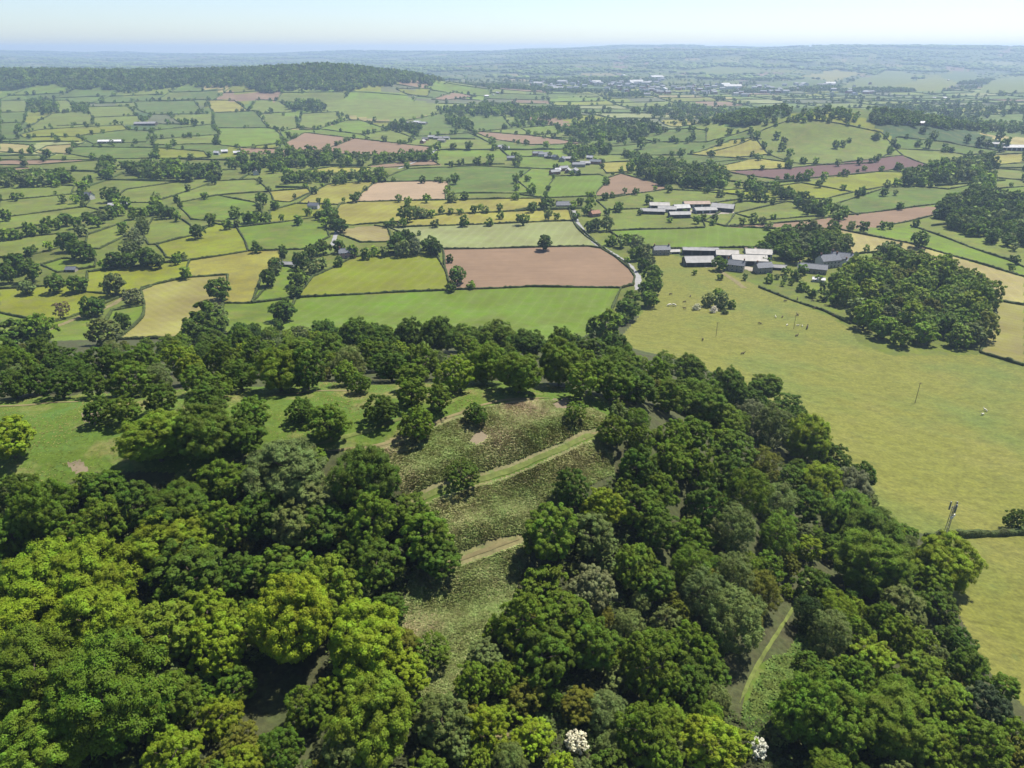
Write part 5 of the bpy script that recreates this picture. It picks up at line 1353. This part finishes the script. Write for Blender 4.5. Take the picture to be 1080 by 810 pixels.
small = [(229,163,'white'),(237,161.5,'white'),(250,163,'white'),(270,184,'pale'),(426,132,'white'),(432,131,'grey'),(440,130,'white'),(446,131,'light'),(449,148,'grey'),(455,146,'light'),(462,147,'grey'),(466,150,'pale'),(471,147,'light'),(446,151,'pale'),
 (567,164,'slate'),(573,165,'slate'),(579,167,'light'),(586,168,'slate'),(593,170,'slate'),(600,169,'grey'),(610,176,'slate'),(617,174,'light'),(622,168,'white'),(628,173,'slate'),(588,181.5,'white'),(594,180,'slate'),(599,182,'light'),(585,184,'slate'),(606,182,'grey'),(540,169,'slate'),(533,158,'light'),(527,157,'slate'),
 (673,133,'white'),(676,132,'light'),(662,128,'grey'),(957,131,'white'),(972,131.5,'white'),(996,104,'white'),(985,104,'white'),(525,100,'white'),(520,101,'light'),(513,102,'white'),(1000,85,'white')]
for k, (x, y, rf) in enumerate(small):
    L = random.uniform(11, 18) * (1.25 if y < 145 else 1) * (.75 if rf == 'white' else 1)
    wl = random.choice(['white', 'white', 'stone', 'brick'])
    big = rf in ('white', 'light', 'grey')
    building('hamlet_barn' if big else 'hamlet_house', f'{dict(white="white",pale="pale",grey="grey",light="light steel",slate="slate")[rf]} roofed {"barn" if big else wl + " house"} near {landmark(x, y)[4:]}', 'barn' if big else 'house', x, y, L, L * .5, 4.2, 2.4, random.choice([-20, 5, 30, 80, 110]), wl, rf, 'barn' if big else 'house', VG, windows=3, chimney=0 if big else 1)
# the far town: houses and sheds too small to show their parts
rt = random.Random(5)
town = [(rt.uniform(560, 700), rt.gauss(89, 4.5)) for _ in range(75)] + [(rt.uniform(650, 925), rt.gauss(95, 3.2)) for _ in range(85)]
protos = []
for wl, rf, L, W, h in (('white', 'slate', 22, 14, 8), ('brick', 'slate', 24, 14, 8), ('white', 'light', 75, 34, 10), ('white', 'light', 46, 26, 9)):
    m = MB(); m.prism([(-W/2, -2), (W/2, -2), (W/2, h), (0, h + W * .22), (-W/2, h)], -L/2, L/2); nw = len(m.f)
    for s in (-1, 1):
        a = [(s * (W/2 + .6), h - .2), (0, h + W * .22 + .05), (0, h + W * .22 + .5), (s * (W/2 + .6), h + .3)]; m.prism(a if s > 0 else a[::-1], -L/2 - .5, L/2 + .5)
    me = m.mesh('town_house', WALLS[wl]); me.materials.append(ROOFS[rf])
    for i, f in enumerate(me.polygons): f.material_index = 1 if i >= nw else 0
    protos.append(me)
for x, y in town:
    y = max(80.5, min(102, y)); p = at(x, y)[0]
    k = rt.choices(range(4), (6, 4, .45 if x > 700 else .1, .9))[0]
    o = obj('town_shed' if k > 1 else 'town_house', protos[k]); o.location = p; o.rotation_euler = (0, 0, rt.choice([0, .4, 1.2, -.5, 1.57]) )
    tag(o, ('large pale roofed shed' if k == 2 else 'pale roofed shed' if k == 3 else 'slate roofed white house' if k == 0 else 'slate roofed brick house') + ' of the hazy far town', 'shed' if k > 1 else 'house', 'roofs of the far town')

# ------------------------------------------------------------------ poles, mast, animals
WOODP = plain('weathered pole', (.13, .105, .08), .9, .25, 2); GALV = plain('galvanised steel', (.20, .20, .20), .6, .1, 1); WHITE = plain('white panel', (.62, .62, .60), .5, .05, 1); INS = plain('brown insulator', (.10, .06, .045), .3, .1, 3)


def pole(px, py, hgt, label, yaw=0):
    p = at(px, py)[0]; e = empty('utility_pole', p, math.radians(yaw)); tag(e, label, 'utility pole', 'utility poles across the meadow')
    m = MB(); m.tube((0, 0, -1), (0, 0, hgt), .14, .09, 9); m.build('post', WOODP, e)
    m = MB(); m.box(-.95, .95, -.17, -.05, hgt - .55, hgt - .4); ca = m.build('crossarm', WOODP, e)
    for x in (-.85, 0, .85):
        m = MB(); m.tube((x, -.11, hgt - .4), (x, -.11, hgt - .12), .07, .05, 8); m.build('insulator', INS, ca)
pole(965, 425, 10, 'lone dark pole standing in the open grazed meadow', 20)
pole(755, 355, 8.5, 'thin pole below the meadow thicket', 15)
pole(837, 347, 8.5, 'thin pole among the grazing animals', 15)
pole(846, 291, 8, 'pole beside the manor hedge', 10)

p = at(994, 573)[0]; e = empty('radio_mast', p, .3); tag(e, 'grey lattice radio mast with antennas beside the meadow hedge', 'mast')
hm_ = 12.5; legs = [(math.cos(a) * .55, math.sin(a) * .55) for a in (.5, 2.6, 4.7)]
for x, y in legs:
    m = MB(); m.tube((x, y, -.6), (x * .7, y * .7, hm_), .09, .07, 6); m.build('leg', GALV, e)
m = MB()
for k in range(9):
    z0, z1 = k * hm_ / 9, (k + 1) * hm_ / 9
    for a in range(3):
        x0, y0 = legs[a]; x1, y1 = legs[(a + 1) % 3]; f0, f1 = 1 - .3 * z0 / hm_, 1 - .3 * z1 / hm_
        m.tube((x0 * f0, y0 * f0, z0), (x1 * f1, y1 * f1, z1), .035, .035, 4); m.tube((x0 * f1, y0 * f1, z1), (x1 * f1, y1 * f1, z1), .035, .035, 4)
m.build('lattice', GALV, e)
m = MB(); m.tube((0, 0, hm_ - 2.5), (0, 0, hm_ + 1.6), .07, .05, 8); m.tube((-.9, 0, hm_ - .6), (.9, 0, hm_ - .6), .05, .05, 6); m.tube((0, -.9, hm_ - .6), (0, .9, hm_ - .6), .05, .05, 6); m.build('headframe', GALV, e)
for a in range(3):
    c, s = math.cos(a * 2.094 + .2), math.sin(a * 2.094 + .2); m = MB(); m.tube((c * .95, s * .95, hm_ - 1.4), (c * .95, s * .95, hm_ + 1.2), .20, .20, 8); m.build('antenna', GALV, e)
for z, a in ((hm_ - 2.6, -1.2), (hm_ - 3.2, -2.2)):
    m = MB(); c, s = math.cos(a), math.sin(a); m.tube((c * .55, s * .55, z), (c * .8, s * .8, z), .42, .46, 14); m.tube((0, 0, z), (c * .55, s * .55, z), .05, .05, 6); m.build('dish', WHITE, e)


def skin_body(name, nodes, edges, mat, hair=None):
    """one continuous body grown round a skeleton of (point, radius)"""
    me = bpy.data.meshes.new(name); me.from_pydata([n[0] for n in nodes], edges, []); o = bpy.data.objects.new(name, me); COL.objects.link(o)
    o.modifiers.new('skin', 'SKIN'); s = o.modifiers.new('sub', 'SUBSURF'); s.levels = 1; s.render_levels = 1
    for k, n in enumerate(nodes): me.skin_vertices[0].data[k].radius = (n[1], n[1] * (n[2] if len(n) > 2 else 1))
    me.skin_vertices[0].data[0].use_root = True
    dg = bpy.context.evaluated_depsgraph_get(); r = bpy.data.meshes.new_from_object(o.evaluated_get(dg)); r.name = name
    bpy.data.objects.remove(o); r.materials.clear(); r.materials.append(mat); return r


def beast(mat, k, name, head_low):
    hz = .25 if head_low else 1.45
    nd = [((-.2, 0, 1.05), .36), ((.45, 0, 1.02), .38), ((-.85, 0, 1.08), .30), ((1.0, 0, 1.05 if head_low else 1.2), .22), ((1.45, 0, hz + .25), .15), ((1.75, 0, hz), .10),
          ((-.8, .2, .62), .15), ((-.9, .2, .32), .075), ((-.85, .2, .0), .08), ((-.8, -.2, .62), .15), ((-.9, -.2, .32), .075), ((-.85, -.2, .0), .08),
          ((.6, .2, .6), .13), ((.62, .2, .3), .07), ((.6, .2, .0), .08), ((.6, -.2, .6), .13), ((.62, -.2, .3), .07), ((.6, -.2, .0), .08), ((-1.15, 0, .95), .05), ((-1.2, 0, .5), .04),
          ((1.38, .17, hz + .36), .05), ((1.38, -.17, hz + .36), .05)]
    ed = [(0,1),(0,2),(1,3),(3,4),(4,5),(2,6),(6,7),(7,8),(2,9),(9,10),(10,11),(1,12),(12,13),(13,14),(1,15),(15,16),(16,17),(2,18),(18,19),(4,20),(4,21)]
    nd = [(tuple(c * k for c in n[0]), n[1] * k) for n in nd]
    return skin_body(name, nd, ed, mat)


HIDE_D = plain('dark hide', (.045, .032, .026), .8, .3, 2); HIDE_W = plain('pale hide', (.62, .58, .50), .9, .1, 2); FLEECE = plain('fleece', (.60, .57, .49), 1, .12, 6); FLEECE_D = plain('brown fleece', (.10, .075, .055), 1, .2, 6)
cow_d, cow_w = [beast(HIDE_D, 1.05, 'cow', h) for h in (0, 1)], [beast(HIDE_W, 1.1, 'cow', h) for h in (1,)]
shp_w, shp_d = [beast(FLEECE, .72, 'sheep', h) for h in (0, 1)], [beast(FLEECE_D, .75, 'sheep', h) for h in (0, 1)]
DK = [(722,319),(722,326),(728,313),(801,342),(828,318),(841,316),(857,318),(859,326),(871,323),(875,323),(881,325),(879,334),(841,333),(825,335),(840,355),(783,374),(741,359),(707,311)]
WT = [(818,335),(830,343.5),(841,344),(846,344.5),(1036,438),(1039,433.5)]
for lst, ms, nm, lab, sc in ((DK, shp_d, 'sheep', 'dark brown sheep grazing on the open meadow', 1.25), (WT, shp_w, 'sheep', 'pale sheep on the open meadow', 1.1), ([(706,323),(711,323)], cow_w, 'cow', 'white cow left of the meadow thicket', 1.2), ([(851,347)], cow_d, 'cow', 'large dark cow beside the pale sheep', 1.3)):
    for i, (x, y) in enumerate(sorted(lst)):
        o = obj(nm, random.choice(ms)); p = at(x, y)[0]; o.location = (p[0], p[1], p[2] - .03); o.rotation_euler = (0, 0, random.uniform(0, 6.28)); o.scale = (sc,) * 3
        tag(o, lab if len(lst) == 1 else f'{lab}, {ORD[i]} from the left', nm, 'animals grazing the meadow')
SUN_EL, SUN_AZ, SUN_E, SKY_E, EXPO = 61, 46, 5.0, .085, .95
HAZE_D, HAZE_C = 1.15e-4, (.54, .72, .99)
# ------------------------------------------------------------------ camera, sky, sun, air
cam = bpy.data.cameras.new('camera'); co = link(bpy.data.objects.new('camera', cam))
cam.sensor_fit = 'HORIZONTAL'; cam.sensor_width = 36; cam.lens = 36 * FPX / 1080
cam.clip_start = 1; cam.clip_end = 80000
co.location = (0, 0, ZC); co.rotation_euler = (math.pi / 2 - PITCH, 0, 0)
S.camera = co

EL, AZ = math.radians(SUN_EL), math.radians(SUN_AZ)     # azimuth from the view direction towards the right
sd = Vector((math.cos(EL) * math.sin(AZ), math.cos(EL) * math.cos(AZ), math.sin(EL)))
sun = bpy.data.lights.new('sun', 'SUN'); sun.energy = SUN_E; sun.angle = math.radians(.53); sun.color = (1, .94, .82)
so = link(bpy.data.objects.new('sun', sun)); so.rotation_euler = (-sd).to_track_quat('-Z', 'Y').to_euler(); so.location = (0, 0, 400)

w = bpy.data.worlds.new('World'); S.world = w; w.use_nodes = True
nt = w.node_tree; bgn = nt.nodes['Background']
sky = nt.nodes.new('ShaderNodeTexSky'); sky.sky_type = 'NISHITA'; sky.sun_disc = False
sky.sun_elevation = EL; sky.sun_rotation = AZ; sky.altitude = 100
sky.air_density = .72; sky.dust_density = .62; sky.ozone_density = .9
nt.links.new(sky.outputs[0], bgn.inputs[0]); bgn.inputs[1].default_value = SKY_E

_zt = max(max(o.data.vertices[i].co.z for i in range(0, len(o.data.vertices), 3)) for o in COL.objects if o.type == 'MESH' and o.name.split('.')[0] in ('ground', 'field', 'distant_woods'))
_zb = min(min(v.co.z for v in o.data.vertices) for o in COL.objects if o.type == 'MESH' and o.name.split('.')[0] == 'ground')
HAZE_TOP = max(166.0, _zt + 4); pass
hb = MB(); hb.box(-15700, 15700, -300, 16000, _zb - 1, HAZE_TOP)
hm = bpy.data.materials.new('hazy air'); hm.use_nodes = True; nt = hm.node_tree; nt.nodes.clear()
out = nt.nodes.new('ShaderNodeOutputMaterial'); pv = nt.nodes.new('ShaderNodeVolumePrincipled')
pv.inputs['Color'].default_value = (*HAZE_C, 1); pv.inputs['Density'].default_value = HAZE_D; pv.inputs['Anisotropy'].default_value = .25
nt.links.new(pv.outputs[0], out.inputs['Volume'])
haze = hb.build('haze', hm); tag(haze, kind='stuff')

S.view_settings.view_transform = 'Standard'; S.view_settings.look = 'None'; S.view_settings.gamma = 1
S.view_settings.exposure = EXPO; S.view_settings.use_curve_mapping = False
S.cycles.use_denoising = True; S.cycles.denoiser = 'OPENIMAGEDENOISE'
S.cycles.max_bounces = 4; S.cycles.diffuse_bounces = 2; S.cycles.glossy_bounces = 1; S.cycles.transmission_bounces = 3
S.cycles.volume_bounces = 0; S.cycles.transparent_max_bounces = 4
S.cycles.caustics_reflective = False; S.cycles.caustics_refractive = False
